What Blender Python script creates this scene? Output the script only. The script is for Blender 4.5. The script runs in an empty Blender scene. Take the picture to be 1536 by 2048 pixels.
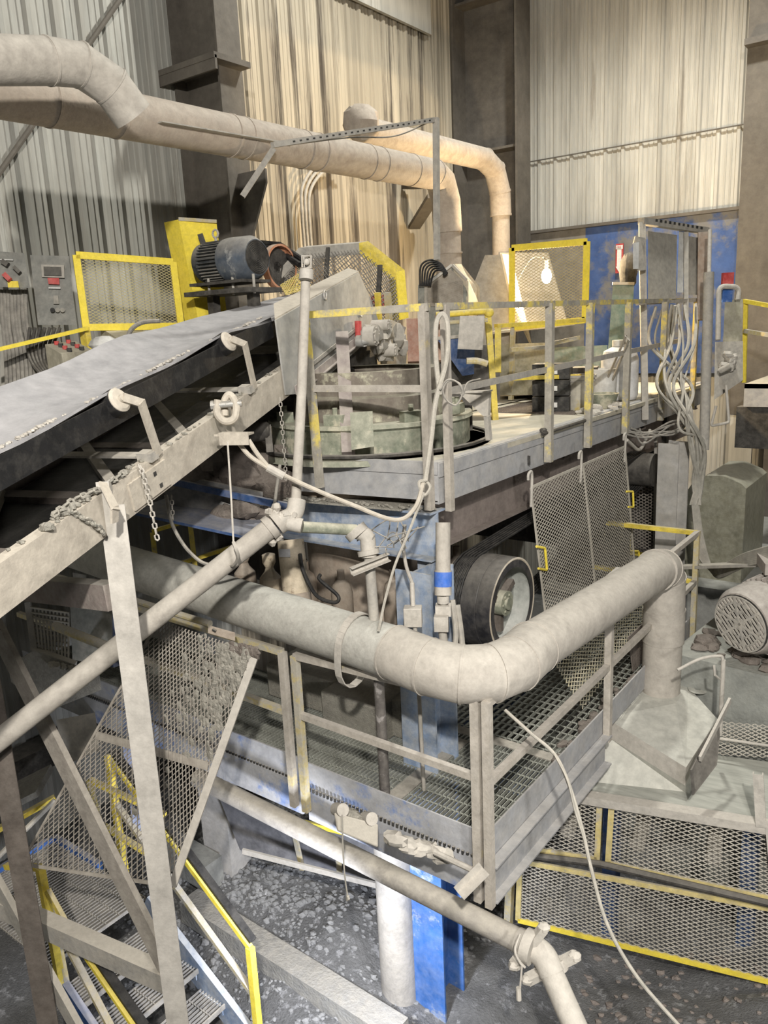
import bpy, math, random
from mathutils import Vector as V, Matrix
random.seed(7)
S = bpy.context.scene
COL = S.collection
R_ = math.radians
# ---------------------------------------------------------------- camera
EYE = V((0, 0, 5.1)); FPX = 1585.5
RM = Matrix(((0.80264469, -0.10011714, 0.58799495), (0.59469168, 0.21012682, -0.77600807), (-0.0458618, 0.97253446, 0.22819601)))
cd = bpy.data.cameras.new('camera'); cam = bpy.data.objects.new('camera', cd); COL.objects.link(cam)
cd.sensor_fit = 'VERTICAL'; cd.sensor_height = 36; cd.sensor_width = 27; cd.lens = FPX / 2048 * 36
cd.clip_start = 0.05; cd.clip_end = 100
cam.matrix_world = Matrix.Translation(EYE) @ RM.to_4x4()
S.camera = cam
# ---------------------------------------------------------------- look
S.view_settings.view_transform = 'Standard'; S.view_settings.look = 'None'
S.view_settings.gamma = 1; S.view_settings.use_curve_mapping = False
S.view_settings.exposure = 0.16
w = bpy.data.worlds.new('world'); S.world = w; w.use_nodes = True
bg = w.node_tree.nodes['Background']; bg.inputs[0].default_value = (0.86, 0.92, 0.95, 1); bg.inputs[1].default_value = 0.05
def spot(loc, to, power, size=0.35, cone=150, blend=0.4, col=(1, 1, 1)):
    l = bpy.data.lights.new('unseen_spot', 'SPOT'); o = bpy.data.objects.new('unseen_spot', l); COL.objects.link(o)
    l.energy = power; l.shadow_soft_size = size; l.spot_size = R_(cone); l.spot_blend = blend; l.color = col
    o.location = loc; o.rotation_euler = (V(to) - V(loc)).to_track_quat('-Z', 'Y').to_euler(); return o
def point(loc, power, size=0.1, col=(1, 1, 1), name='lamp_light'):
    l = bpy.data.lights.new(name, 'POINT'); o = bpy.data.objects.new(name, l); COL.objects.link(o)
    l.energy = power; l.shadow_soft_size = size; l.color = col; o.location = loc; return o
def fD_(px, py, d): return EYE + RM @ (V((px - 768, -(py - 1024), -FPX)) / FPX) * d
spot((1.2, -1.5, 7.6), (-4.5, 6.0, 4.0), 2250, 0.10, 150, 0.5, (1, .955, .88))       # lamp behind the camera
spot((-3.2, 9.5, 12.5), (-4.0, 8.0, 3.0), 2100, 0.25, 140, 0.5, (1, .99, .92))       # high bay over the deck
spot((-2.75, 2.9, 1.25), (-5.0, 4.8, 0.0), 210, 0.10, 125, 0.6, (.86, .9, 1))       # flood light low under the walkways
spot((0.9, 0.4, 7.0), (-2.7, 3.2, 2.6), 620, 0.30, 105, 0.8, (1, .96, .92))  # added fill lamp, lifts the trestle leg and the foreground duct
spot((0.6, 2.2, 3.3), (-1.2, 6.5, 0.8), 190, 0.12, 120, 0.6, (1, .98, .94))  # added fill lamp for the mesh guards at the lower right
point(fD_(1093, 552, 10.25), 360, .05, (1, .76, .46), 'bulb_light')
# ---------------------------------------------------------------- pixel -> world on a plane
def ray(px, py): return RM @ (V((px - 768, -(py - 1024), -FPX)) / FPX)
def fD(px, py, d): return EYE + ray(px, py) * d
def fX(px, py, x): r = ray(px, py); return EYE + r * (x / r.x)
def fY(px, py, y): r = ray(px, py); return EYE + r * (y / r.y)
def fZ(px, py, z): r = ray(px, py); return EYE + r * ((z - 5.1) / r.z)
# conveyor frame: along, left, up from the near stringer
CU = ray(1320, 220).normalized(); CS = V((-CU.y, CU.x, 0)).normalized(); CN = CS.cross(CU)
CN = CN if CN.z > 0 else -CN
CP = fD(0, 1182, 3.3)
def C(a, s, n): return CP + CU * a + CS * s + CN * n
def pS(px, py, s=0):
    r = ray(px, py); q = C(0, s, 0) - EYE; return EYE + r * (q.dot(CS) / r.dot(CS))
# ---------------------------------------------------------------- materials
MATS = {}
DUST = (0.47, 0.435, 0.375)
def mat(name, col, dust=.45, rough=.75, metal=0, scale=5, dcol=DUST, up=.6, var=.35, patch=None, pamt=.5, pscale=4, bump=.25, stretch=None, fine=.17):
    if name in MATS: return MATS[name]
    m = bpy.data.materials.new(name); m.use_nodes = True; nt = m.node_tree; N = nt.nodes; L = nt.links
    b = N['Principled BSDF']; b.inputs['Roughness'].default_value = rough; b.inputs['Metallic'].default_value = metal
    if 'Specular IOR Level' in b.inputs: b.inputs['Specular IOR Level'].default_value = .3
    tc = N.new('ShaderNodeTexCoord'); mp = N.new('ShaderNodeMapping'); L.new(tc.outputs['Object'], mp.inputs[0])
    if stretch: mp.inputs['Scale'].default_value = stretch
    def noise(sc, det=6, r=.65):
        n = N.new('ShaderNodeTexNoise'); n.inputs['Scale'].default_value = sc; n.inputs['Detail'].default_value = det; n.inputs['Roughness'].default_value = r
        L.new(mp.outputs[0], n.inputs['Vector']); return n.outputs[0]
    def rng(x, a, c, lo=0, hi=1):
        r = N.new('ShaderNodeMapRange'); r.inputs[1].default_value = a; r.inputs[2].default_value = c; r.inputs[3].default_value = lo; r.inputs[4].default_value = hi
        L.new(x, r.inputs[0]); return r.outputs[0]
    def mix(f, a, c):
        x = N.new('ShaderNodeMix'); x.data_type = 'RGBA'
        if isinstance(f, float): x.inputs[0].default_value = f
        else: L.new(f, x.inputs[0])
        for k, v in ((6, a), (7, c)):
            if isinstance(v, tuple): x.inputs[k].default_value = (*v, 1)
            else: L.new(v, x.inputs[k])
        return x.outputs[2]
    n1 = noise(scale)
    c = mix(rng(n1, .3, .7), tuple(x * (1 - var) for x in col), tuple(min(1, x * (1 + var * .4)) for x in col))
    if patch:
        n3 = noise(pscale, 8, .7); c = mix(rng(n3, 1 - pamt - .03, 1 - pamt + .05), c, patch)
    if dust > 0:
        g = N.new('ShaderNodeNewGeometry'); sx = N.new('ShaderNodeSeparateXYZ'); L.new(g.outputs['Normal'], sx.inputs[0])
        u = rng(sx.outputs[2], .0, .8, dust, dust + up)
        n2 = noise(scale * 2.3, 8, .7); da = min(.3, .04 + dust * .6); dn = rng(n2, .35, .65, -da, da)
        ad = N.new('ShaderNodeMath'); ad.operation = 'ADD'; ad.use_clamp = True; L.new(u, ad.inputs[0]); L.new(dn, ad.inputs[1])
        c = mix(ad.outputs[0], c, dcol)
    if fine:
        gq = N.new('ShaderNodeMix'); gq.data_type = 'RGBA'; gq.blend_type = 'MULTIPLY'; gq.inputs[0].default_value = 1
        cb = N.new('ShaderNodeCombineColor'); fv = rng(noise(scale * 4.5, 9, .75), .32, .66, 1 - fine, 1.06)
        for k_ in range(3): L.new(fv, cb.inputs[k_])
        L.new(c, gq.inputs[6]); L.new(cb.outputs[0], gq.inputs[7]); c = gq.outputs[2]
    L.new(c, b.inputs['Base Color'])
    if bump:
        bp = N.new('ShaderNodeBump'); bp.inputs['Strength'].default_value = bump; bp.inputs['Distance'].default_value = .01
        L.new(noise(scale * 9, 5, .6), bp.inputs['Height']); L.new(bp.outputs[0], b.inputs['Normal'])
    MATS[name] = m; return m
def emis(name, col, st):
    m = bpy.data.materials.new(name); m.use_nodes = True; b = m.node_tree.nodes['Principled BSDF']
    b.inputs['Base Color'].default_value = (*col, 1); b.inputs['Emission Color'].default_value = (*col, 1); b.inputs['Emission Strength'].default_value = st
    return m
GREY = mat('dusty_grey_steel', (.34, .33, .31), .55)
PALE = mat('pale_dusty_steel', (.44, .415, .37), .6, dcol=(.52, .485, .43))
BEIGE = mat('beige_dusted_steel', (.46, .415, .35), .5, dcol=(.55, .50, .42))
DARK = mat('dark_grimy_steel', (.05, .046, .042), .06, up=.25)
BROWN = mat('brown_grimy_steel', (.12, .10, .085), .2, up=.35, dcol=(.27, .24, .21))
YEL = mat('yellow_paint', (.88, .68, .08), .08, up=.45, scale=9, patch=(.42, .38, .26), pamt=.38, pscale=12)
YELB = mat('bright_yellow_paint', (.96, .76, .08), .02, up=.25, scale=7, var=.12, patch=(.5, .45, .25), pamt=.30, pscale=5)
YELD = mat('dusted_yellow_paint', (.66, .54, .22), .35, up=.5, scale=9, patch=(.45, .42, .34), pamt=.5, pscale=9)
BLUE = mat('blue_paint', (.04, .15, .50), .08, up=.6, scale=5, patch=(.25, .34, .55), pamt=.42, pscale=7)
BLUED = mat('dusted_blue_paint', (.20, .30, .48), .42, up=.5, scale=4, dcol=(.52, .53, .53))
BLUEDK = mat('dark_blue_paint', (.03, .08, .22), .1, up=.4)
GREEN = mat('mottled_green_grey', (.20, .23, .17), .3, up=.6, patch=(.50, .47, .36), pamt=.45, pscale=5, dcol=(.52, .5, .4))
DUCT = mat('dusty_duct_steel', (.40, .365, .32), .55, dcol=(.49, .455, .40), up=.3, scale=4)
DUCTW = mat('warm_dusty_duct', (.42, .35, .29), .55, dcol=(.49, .43, .36), up=.3, scale=4)
RUB = mat('black_rubber', (.014, .014, .015), 0.005, up=.06, rough=.6)
BELTM = mat('dusty_conveyor_belt', (.33, .33, .34), .5, dcol=(.43, .42, .425), up=.35, scale=2, bump=.1)
CONC = mat('dusty_concrete', (.30, .30, .28), .35, up=.3, scale=3, bump=.6, dcol=(.42, .42, .39))
MUD = mat('brown_caked_dust', (.17, .14, .12), .25, up=.2, scale=8, bump=1.0, dcol=(.27, .24, .21))
MUDG = mat('grey_caked_dust', (.30, .29, .25), .3, up=.2, scale=9, bump=1.0)
MESHG = mat('dusty_mesh_steel', (.50, .47, .40), .45, up=.2, bump=0)
MESHY = mat('yellowed_mesh_steel', (.60, .54, .34), .4, up=.2, bump=0)
MESHB = mat('brown_mesh_steel', (.24, .21, .18), .25, up=.4, bump=0)
BOXG = mat('grey_box_enamel', (.20, .21, .20), .12, up=.5, rough=.5, bump=.05)
BOXG2 = mat('warm_grey_cabinet', (.30, .29, .26), .3, up=.3, bump=.05)
CREAM = mat('oily_cream_paint', (.58, .49, .36), .1, up=.3, scale=7, patch=(.16, .10, .06), pamt=.40, pscale=9)
TAN = mat('brown_dusty_casting', (.34, .27, .21), .35, up=.4, scale=5, dcol=(.42, .37, .31))
RED = mat('red_paint', (.62, .06, .06), .1, up=.3, bump=0)
WHITE = mat('white_plastic', (.78, .78, .76), .1, up=.2, rough=.4, bump=0)
ROPE = mat('dusty_rope', (.55, .52, .45), .3, bump=.4, scale=30)
HOSE = mat('pale_dusty_hose', (.34, .33, .29), .3, bump=0)
CABLE = mat('dusty_cable', (.16, .155, .145), .3, bump=0)
BLACK = mat('black_plastic', (.03, .03, .03), .05, bump=0)
ORNG = mat('faded_orange_paint', (.55, .20, .08), .2, bump=.1)
DGRN = mat('dark_green_plastic', (.05, .13, .11), .12, up=.5, rough=.5)
TREAD = mat('grimy_grating_steel', (.22, .21, .19), .35, up=.4, bump=0)
STEEL = mat('bare_steel', (.45, .45, .44), .25, metal=.4, rough=.5)
# ---------------------------------------------------------------- mesh builder
LOC = {}
class M:
    def __init__(s): s.v = []; s.f = []
    def add(s, vs, fs):
        k = len(s.v); s.v += [V(p) for p in vs]; s.f += [tuple(i + k for i in f) for f in fs]; return s
    def hexa(s, p):  # 8 points: bottom 4 loop, top 4 loop
        return s.add(p, [(0, 3, 2, 1), (4, 5, 6, 7), (0, 1, 5, 4), (1, 2, 6, 5), (2, 3, 7, 6), (3, 0, 4, 7)])
    def box(s, c, d, rz=0, rot=None):
        c = V(c); m = rot if rot else Matrix.Rotation(rz, 3, 'Z'); x, y, z = d[0] / 2, d[1] / 2, d[2] / 2
        return s.hexa([c + m @ V(q) for q in ((-x, -y, -z), (x, -y, -z), (x, y, -z), (-x, y, -z), (-x, -y, z), (x, -y, z), (x, y, z), (-x, y, z))])
    def ax(s, p1, p2, up=(0, 0, 1)):
        t = (V(p2) - V(p1)).normalized(); u = V(up)
        if abs(t.dot(u.normalized())) > .98: u = V((0, 1, 0))
        a = t.cross(u).normalized(); b = a.cross(t).normalized(); return t, a, b
    def bar(s, p1, p2, w, h, up=(0, 0, 1), off=(0, 0)):
        p1 = V(p1); p2 = V(p2); t, a, b = s.ax(p1, p2, up); o = a * off[0] + b * off[1]
        q = [p + o + a * i * w / 2 + b * j * h / 2 for p in (p1, p2) for i, j in ((-1, -1), (1, -1), (1, 1), (-1, 1))]
        return s.hexa(q)
    def prof(s, p1, p2, pts, up=(0, 0, 1)):  # closed profile extruded p1->p2
        p1 = V(p1); p2 = V(p2); t, a, b = s.ax(p1, p2, up); n = len(pts)
        vs = [p + a * x + b * y for p in (p1, p2) for x, y in pts]
        return s.add(vs, [tuple(range(n))[::-1], tuple(range(n, 2 * n))] + [(i, (i + 1) % n, n + (i + 1) % n, n + i) for i in range(n)])
    def ibeam(s, p1, p2, w, h, t=.015, up=(0, 0, 1)):
        W, H = w / 2, h / 2
        return s.prof(p1, p2, [(-W, -H), (W, -H), (W, -H + t), (t / 2, -H + t), (t / 2, H - t), (W, H - t), (W, H), (-W, H), (-W, H - t), (-t / 2, H - t), (-t / 2, -H + t), (-W, -H + t)], up)
    def chan(s, p1, p2, w, h, t=.012, up=(0, 0, 1), side=1):
        H = h / 2; P = [(0, -H), (w, -H), (w, -H + t), (t, -H + t), (t, H - t), (w, H - t), (w, H), (0, H)]
        return s.prof(p1, p2, [(x * side, y) for x, y in P], up)
    def angle(s, p1, p2, w, h, t=.008, up=(0, 0, 1), sx=1, sy=1):
        return s.prof(p1, p2, [(x * sx, y * sy) for x, y in ((0, 0), (w, 0), (w, t), (t, t), (t, h), (0, h))], up)
    def tube(s, pts, r, n=12, caps=True, closed=False):
        pts = [V(p) for p in pts]; K = len(pts); rs = r if isinstance(r, (list, tuple)) else [r] * K
        T = []
        for i in range(K):
            a = pts[(i - 1) % K] if (closed or i > 0) else pts[i]; b = pts[(i + 1) % K] if (closed or i < K - 1) else pts[i]
            T.append((b - a).normalized())
        u = V((0, 0, 1)) if abs(T[0].z) < .9 else V((1, 0, 0)); u = (u - T[0] * u.dot(T[0])).normalized(); vs = []
        for i in range(K):
            u = (u - T[i] * u.dot(T[i])); u = u.normalized() if u.length > 1e-6 else T[i].orthogonal().normalized(); v2 = T[i].cross(u)
            vs += [pts[i] + (u * math.cos(2 * math.pi * j / n) + v2 * math.sin(2 * math.pi * j / n)) * rs[i] for j in range(n)]
        fs = []
        for i in range(K if closed else K - 1):
            a = i * n; b = ((i + 1) % K) * n
            fs += [(a + j, a + (j + 1) % n, b + (j + 1) % n, b + j) for j in range(n)]
        if caps and not closed: fs += [tuple(range(n))[::-1], tuple(range((K - 1) * n, K * n))]
        return s.add(vs, fs)
    def cyl(s, p1, p2, r, n=20, r2=None): return s.tube([p1, p2], [r, r if r2 is None else r2], n)
    def rev(s, c, axis, prof, n=32, arc=1.0):  # prof: (radius, height along axis)
        c = V(c); t = V(axis).normalized(); u = t.orthogonal().normalized(); v2 = t.cross(u); K = len(prof); vs = []
        m = n if arc >= 1 else n + 1
        for j in range(m):
            g = 2 * math.pi * arc * j / n; d = u * math.cos(g) + v2 * math.sin(g)
            vs += [c + d * r + t * h for r, h in prof]
        fs = [(j * K + i, ((j + 1) % m) * K + i, ((j + 1) % m) * K + i + 1, j * K + i + 1) for j in range(n) for i in range(K - 1)]
        return s.add(vs, fs)
    def plate(s, pts, d):  # polygon thickened by vector d
        pts = [V(p) for p in pts]; d = V(d); n = len(pts)
        return s.add(pts + [p + d for p in pts], [tuple(range(n))[::-1], tuple(range(n, 2 * n))] + [(i, (i + 1) % n, n + (i + 1) % n, n + i) for i in range(n)])
    def ball(s, c, r, n=10, sc=(1, 1, 1)):
        c = V(c); pr = [(math.sin(math.pi * k / n) * r, -math.cos(math.pi * k / n) * r) for k in range(n + 1)]
        q = M().rev((0, 0, 0), (0, 0, 1), pr, n * 2); return s.add([c + V((p.x * sc[0], p.y * sc[1], p.z * sc[2])) for p in q.v], q.f)
    def lump(s, c, r, sc=(1, 1, 1), n=6, j=.3):
        c = V(c); vs = []; fs = []; m = n * 2
        for k in range(n + 1):
            for q in range(m):
                a = math.pi * k / n; b = 2 * math.pi * q / m; f = r * (1 + random.uniform(-j, j) * (0 if k in (0, n) else 1))
                vs.append(c + V((math.sin(a) * math.cos(b) * f * sc[0], math.sin(a) * math.sin(b) * f * sc[1], math.cos(a) * f * sc[2])))
        for k in range(n):
            for q in range(m): fs.append((k * m + q, k * m + (q + 1) % m, (k + 1) * m + (q + 1) % m, (k + 1) * m + q))
        return s.add(vs, fs)
    def expm(s, p00, p10, p11, p01, dw=.06, dh=.03, sw=.006, t=.004):
        """expanded metal between four corners: two families of straight strands"""
        p00, p10, p11, p01 = V(p00), V(p10), V(p11), V(p01)
        Wd = ((p10 - p00).length + (p11 - p01).length) / 2; Hd = ((p01 - p00).length + (p11 - p10).length) / 2
        nu = max(2, Wd / dw); nv = max(2, Hd / dh); nr = (p10 - p00).cross(p01 - p00).normalized()
        def P(u, v): u /= nu; v /= nv; return p00 * (1 - u) * (1 - v) + p10 * u * (1 - v) + p11 * u * v + p01 * (1 - u) * v
        k = -int(nv) - 1
        while k < nu + 1:
            for sg in (1, -1):
                # line u = k + v (sg=1) or u = k + (nv - v)
                a, b = max(0, -k), min(nv, nu - k)
                if b - a > .05:
                    if sg == 1: q1, q2 = P(k + a, a), P(k + b, b)
                    else: q1, q2 = P(k + a, nv - a), P(k + b, nv - b)
                    s.bar(q1, q2, sw, t, up=nr)
            k += 1
        return s
    def grate(s, o, a, la, b, lb, sp=.035, h=.03, t=.005, cr=.1, cw=.006):
        """bearing bars run along b, cross rods along a"""
        o = V(o); a = V(a).normalized(); b = V(b).normalized(); n = int(la / sp)
        for i in range(n + 1): p = o + a * (i * la / n); s.bar(p, p + b * lb, t, h, off=(0, -h / 2))
        n = max(1, int(lb / cr))
        for i in range(n + 1): p = o + b * (i * lb / n); s.bar(p, p + a * la, cw, .008, off=(0, -.004))
        return s
    def chain(s, pts, ln=.05, r=.006):
        P = [V(p) for p in pts]; k = 0
        for a, b in zip(P, P[1:]):
            t = (b - a); L = t.length; t.normalize(); n = max(1, round(L / (ln * .72)))
            x = t.orthogonal().normalized(); y = t.cross(x)
            for i in range(n):
                c = a + t * (L * (i + .5) / n); d = x if k % 2 else y; k += 1; h = ln / 2 - r; ww = ln * .22
                s.tube([c + t * h * .6 + d * ww, c + t * h, c + t * h * .6 - d * ww, c - t * h * .6 - d * ww, c - t * h, c - t * h * .6 + d * ww], r, 5, closed=True)
        return s
    def out(s, name, m, parent=None, label=None, cat=None, group=None, kind=None, smooth=True, bevel=0):
        me = bpy.data.meshes.new(name)
        if parent is None:
            xs = [p.x for p in s.v]; ys = [p.y for p in s.v]; L = V(((min(xs) + max(xs)) / 2, (min(ys) + max(ys)) / 2, min(p.z for p in s.v)))
        else: L = LOC[parent.name]
        me.from_pydata([tuple(p - L) for p in s.v], [], s.f); me.validate(); me.materials.append(m)
        if smooth:
            me.polygons.foreach_set('use_smooth', [True] * len(me.polygons)); me.set_sharp_from_angle(angle=R_(32))
        o = bpy.data.objects.new(name, me); COL.objects.link(o); LOC[o.name] = L
        if parent is None: o.location = L
        else: o.parent = parent
        if bevel:
            b = o.modifiers.new('bevel', 'BEVEL'); b.width = bevel; b.segments = 2; b.limit_method = 'ANGLE'
        tag(o, label, cat, group, kind); return o
def tag(o, label=None, cat=None, group=None, kind=None):
    for k, x in (('label', label), ('category', cat), ('group', group), ('kind', kind)):
        if x: o[k] = x
    return o
def thing(name, loc, label, cat, group=None):
    o = bpy.data.objects.new(name, None); COL.objects.link(o); o.location = V(loc); o.empty_display_size = .1; LOC[o.name] = V(loc)
    return tag(o, label, cat, group)
def dup(root, delta, label=None, rz=0):
    def cp(o, par):
        c = o.copy(); COL.objects.link(c); c.parent = par
        for ch in list(o.children): cp(ch, c)
        return c
    c = cp(root, None); c.location = root.location + V(delta); c.rotation_euler.z += rz; LOC[c.name] = c.location.copy()
    if label: c['label'] = label
    return c
def arcpts(pts, r, n=6):
    """round the corners of a polyline"""
    P = [V(p) for p in pts]; out = [P[0]]
    for a, b, c in zip(P, P[1:], P[2:]):
        d1 = (a - b); d2 = (c - b); q = min(r, d1.length * .49, d2.length * .49); s0 = b + d1.normalized() * q; e0 = b + d2.normalized() * q
        for i in range(n + 1):
            t = i / n; out.append(s0 * (1 - t) ** 2 + b * 2 * t * (1 - t) + e0 * t * t)
    out.append(P[-1]); return out
def spline(pts, n=8):
    P = [V(p) for p in pts]; P = [P[0] * 2 - P[1]] + P + [P[-1] * 2 - P[-2]]; out = []
    for i in range(1, len(P) - 2):
        for k in range(n):
            t = k / n; out.append(.5 * ((2 * P[i]) + (P[i + 1] - P[i - 1]) * t + (2 * P[i - 1] - 5 * P[i] + 4 * P[i + 1] - P[i + 2]) * t * t + (3 * P[i] - P[i - 1] - 3 * P[i + 1] + P[i + 2]) * t ** 3))
    out.append(P[-2]); return out
class BU:
    """several separate runs that hang together: one thing, one part per run"""
    def __init__(s): s.m = []
    def tube(s, *a, **k): m = M(); m.tube(*a, **k); s.m.append(m); return s
    def cyl(s, *a, **k): m = M(); m.cyl(*a, **k); s.m.append(m); return s
    def out(s, name, m, label=None, cat=None, part='cable'):
        z = [v for q in s.m for v in q.v]; L = V((sum(p.x for p in z) / len(z), sum(p.y for p in z) / len(z), min(p.z for p in z)))
        t = thing(name, L, label, cat)
        for q in s.m: q.out(part, m, t)
        return t
# ================================================================ THE SETTING
def corr(name, o, dr, nr, L, z0, z1, m, pitch=.305, d=.035):
    o = V(o); dr = V(dr); nr = V(nr); pr = []; x = 0
    while x < L:
        for a, b in ((0, 0), (.02, d), (.065, d), (.085, 0), (.15, 0), (.158, d * .3), (.172, d * .3), (.18, 0), (.235, 0), (.243, d * .3), (.257, d * .3), (.265, 0)):
            pr.append((x + a * pitch / .305, b))
        x += pitch
    n = len(pr); q = M()
    vs = [o + dr * a + nr * b + V((0, 0, z)) for z in (z0, z1) for a, b in pr]
    q.add(vs, [(i, i + 1, n + i + 1, n + i) for i in range(n - 1)])
    q.box(o + dr * (L / 2) - nr * .04 + V((0, 0, (z0 + z1) / 2)), (abs(dr.x) * L + .04, abs(dr.y) * L + .04, z1 - z0))
    return q.out(name, m, kind='structure', smooth=False)
WL = mat('grey_green_wall_sheet', (.50, .50, .46), .22, up=.2, scale=3, stretch=(1, 1, .10), patch=(.20, .18, .15), pamt=.40, pscale=2.2, dcol=(.40, .36, .31), bump=0)
WR = mat('pale_wall_sheet', (.60, .58, .52), .15, up=.2, scale=2.5, stretch=(1, 1, .10), patch=(.36, .33, .28), pamt=.36, pscale=2, dcol=(.44, .40, .34), bump=0)
corr('wall_left', (-8, -2, 0), (0, 1, 0), (1, 0, 0), 9.0, -.4, 12.5, WL)
WM = mat('brown_streaked_wall_sheet', (.50, .44, .34), .08, up=.2, scale=2, var=.5, stretch=(1, 1, .05), patch=(.09, .075, .06), pamt=.45, pscale=2.4, dcol=(.34, .29, .23), bump=0)
corr('wall_left', (-8, 7.1, 0), (0, 1, 0), (1, 0, 0), 6.9, -.4, 12.5, WM)
corr('wall_right', (-8, 14, 0), (1, 0, 0), (0, -1, 0), 13, -.2, 12.5, WR)
FL = mat('wet_gravel_floor', (.13, .13, .125), .25, up=.05, scale=2.5, patch=(.30, .31, .31), pamt=.42, pscale=1.2, dcol=(.30, .30, .29), bump=1.2)
M().box((-2, 6, -.45), (14, 18, .2)).out('floor', FL, kind='structure')
COLM = mat('brown_grey_column', (.145, .128, .108), .18, up=.5, scale=2, dcol=(.22, .20, .17))
COLD = mat('dark_brown_column', (.13, .118, .105), .15, up=.5, scale=2, dcol=(.30, .27, .23))
# big column on the left wall
t = thing('building_column', (-7.6, 7.0, 2), 'tall brown-grey steel building column on the left wall with a sloping ledge', 'column')
M().box((-7.6, 7.0, 7.2), (.8, .03, 10.6)).out('web', COLM, t)
M().box((-7.2, 7.0, 7.2), (.03, .36, 10.6)).out('flange', COLM, t)
M().box((-7.95, 7.0, 7.2), (.03, .36, 10.6)).out('flange', COLM, t)
q = M(); a = fX(335, 160, -7.96); q.box((-7.52, 6.88, 8.05), (1.0, .55, .06)); q.box((-7.52, 6.63, 7.98), (1.0, .03, .14)); q.out('ledge', COLM, t)
q = M(); q.plate([(-7.19, 6.98, 6.9), (-6.75, 6.98, 6.9), (-6.75, 6.98, 6.75), (-7.19, 6.98, 5.9)], (0, .03, 0)); q.out('gusset', COLD, t)
# corner column with stiffeners
t = thing('corner_column', (-7.4, 13.3, 2), 'dark recessed steel column filling the far corner of the building', 'column')
M().box((-7.35, 13.45, 7.2), (1.25, .03, 10.6)).out('web', COLD, t)
M().box((-6.72, 13.3, 7.2), (.04, .5, 10.6)).out('flange', COLM, t)
M().box((-7.93, 13.3, 7.2), (.04, .5, 10.6)).out('flange', COLM, t)
for z in (8.0, 10.4, 11.3): M().box((-7.35, 13.3, z), (1.2, .35, .04)).out('stiffener', COLM, t)
q = M(); q.ibeam((-6.9, 13.2, 11.05), (-7.2, 7.0, 12.6), .35, .5); q.out('crane_beam', COLM, label='brown-grey roof beam running to the far corner column', cat='beam')
# right column
t = thing('building_column', (-3.0, 13.5, 2), 'broad brown-grey steel column at the right end of the blue sheeting', 'column')
M().box((-2.80, 13.5, 7.7), (.7, .5, 8.4)).out('column_shaft', COLM, t)
M().box((-2.75, 13.2, 8.75), (.8, .3, .08)).out('ledge', COLD, t)
M().box((-2.05, 13.7, 5.9), (.12, .12, 5.5)).out('black_downpipe', BLACK, label='black vertical channel beside the far right column', cat='channel')
# blue and grey wainscot sheeting
BLW = mat('blue_sheeting', (.065, .125, .33), .05, up=0, scale=1.5, patch=(.20, .195, .19), pamt=.47, pscale=1.0, bump=0, dcol=(.3, .3, .3))
BRW = mat('grey_sheeting', (.25, .225, .19), .2, up=0, scale=2, bump=0)
M().box((-6.9, 13.82, 5.35), (2.25, .05, 2.5)).out('trim_1', BRW, kind='structure')
M().box((-4.45, 13.82, 5.35), (2.65, .05, 2.5)).out('trim_2', BLW, kind='structure')
M().box((-4.8, 13.76, 6.62), (6.1, .1, .05)).out('trim_3', COLM, kind='structure')
for z in (7.85,): M().box((-5, 13.94, z), (5.4, .03, .015)).out('trim_4', COLM, kind='structure')
# red fire arrow sign
a = fY(1238, 487, 13.7); b = fY(1238, 546, 13.7)
t = thing('arrow_sign', (a.x, 13.7, b.z), 'narrow red sign with a white down arrow on the blue sheeting', 'sign')
sp_ = M().box((a.x, 13.74, (a.z + b.z) / 2), (.13, .02, a.z - b.z)).out('sign_plate', RED, t)
zc = (a.z + b.z) / 2; hh = (a.z - b.z) / 2
WSIGN = mat('white_sign_paint', (.85, .85, .82), 0, bump=0, var=.02)
q = M(); q.box((a.x, 13.725, zc + hh * .02), (.075, .012, hh * 1.25)); q.plate([(a.x - .058, 13.72, zc - hh * .55), (a.x + .058, 13.72, zc - hh * .55), (a.x, 13.72, zc - hh * .93)], (0, .012, 0)); q.box((a.x, 13.725, zc + hh * .76), (.115, .012, hh * .26)); q.out('white_arrow', WSIGN, sp_)
tc = bpy.data.curves.new('sign_lettering', 'FONT'); tc.body = 'FIRE'; tc.size = .045; tc.align_x = 'CENTER'; tc.extrude = .002
to = bpy.data.objects.new('sign_lettering', tc); COL.objects.link(to); to.parent = t; to.location = (0, 0, zc + hh * .69 - b.z); to.rotation_euler = (R_(90), 0, 0)
bpy.context.view_layer.update(); me = bpy.data.meshes.new_from_object(to); bpy.data.objects.remove(to); me.materials.clear(); me.materials.append(RED)
to = bpy.data.objects.new('sign_lettering', me); COL.objects.link(to); to.parent = t; to.location = (0, 0, zc + hh * .69 - b.z); to.rotation_euler = (R_(90), 0, 0); LOC[to.name] = LOC[t.name]
# diagonal rod brace on left wall
q = M(); q.cyl(fX(250, -15, -7.9), fX(-60, 430, -7.9), .028, 8); q.out('brace_rod', COLM, label='thin steel brace rod slanting across the left wall', cat='rod')
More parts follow.
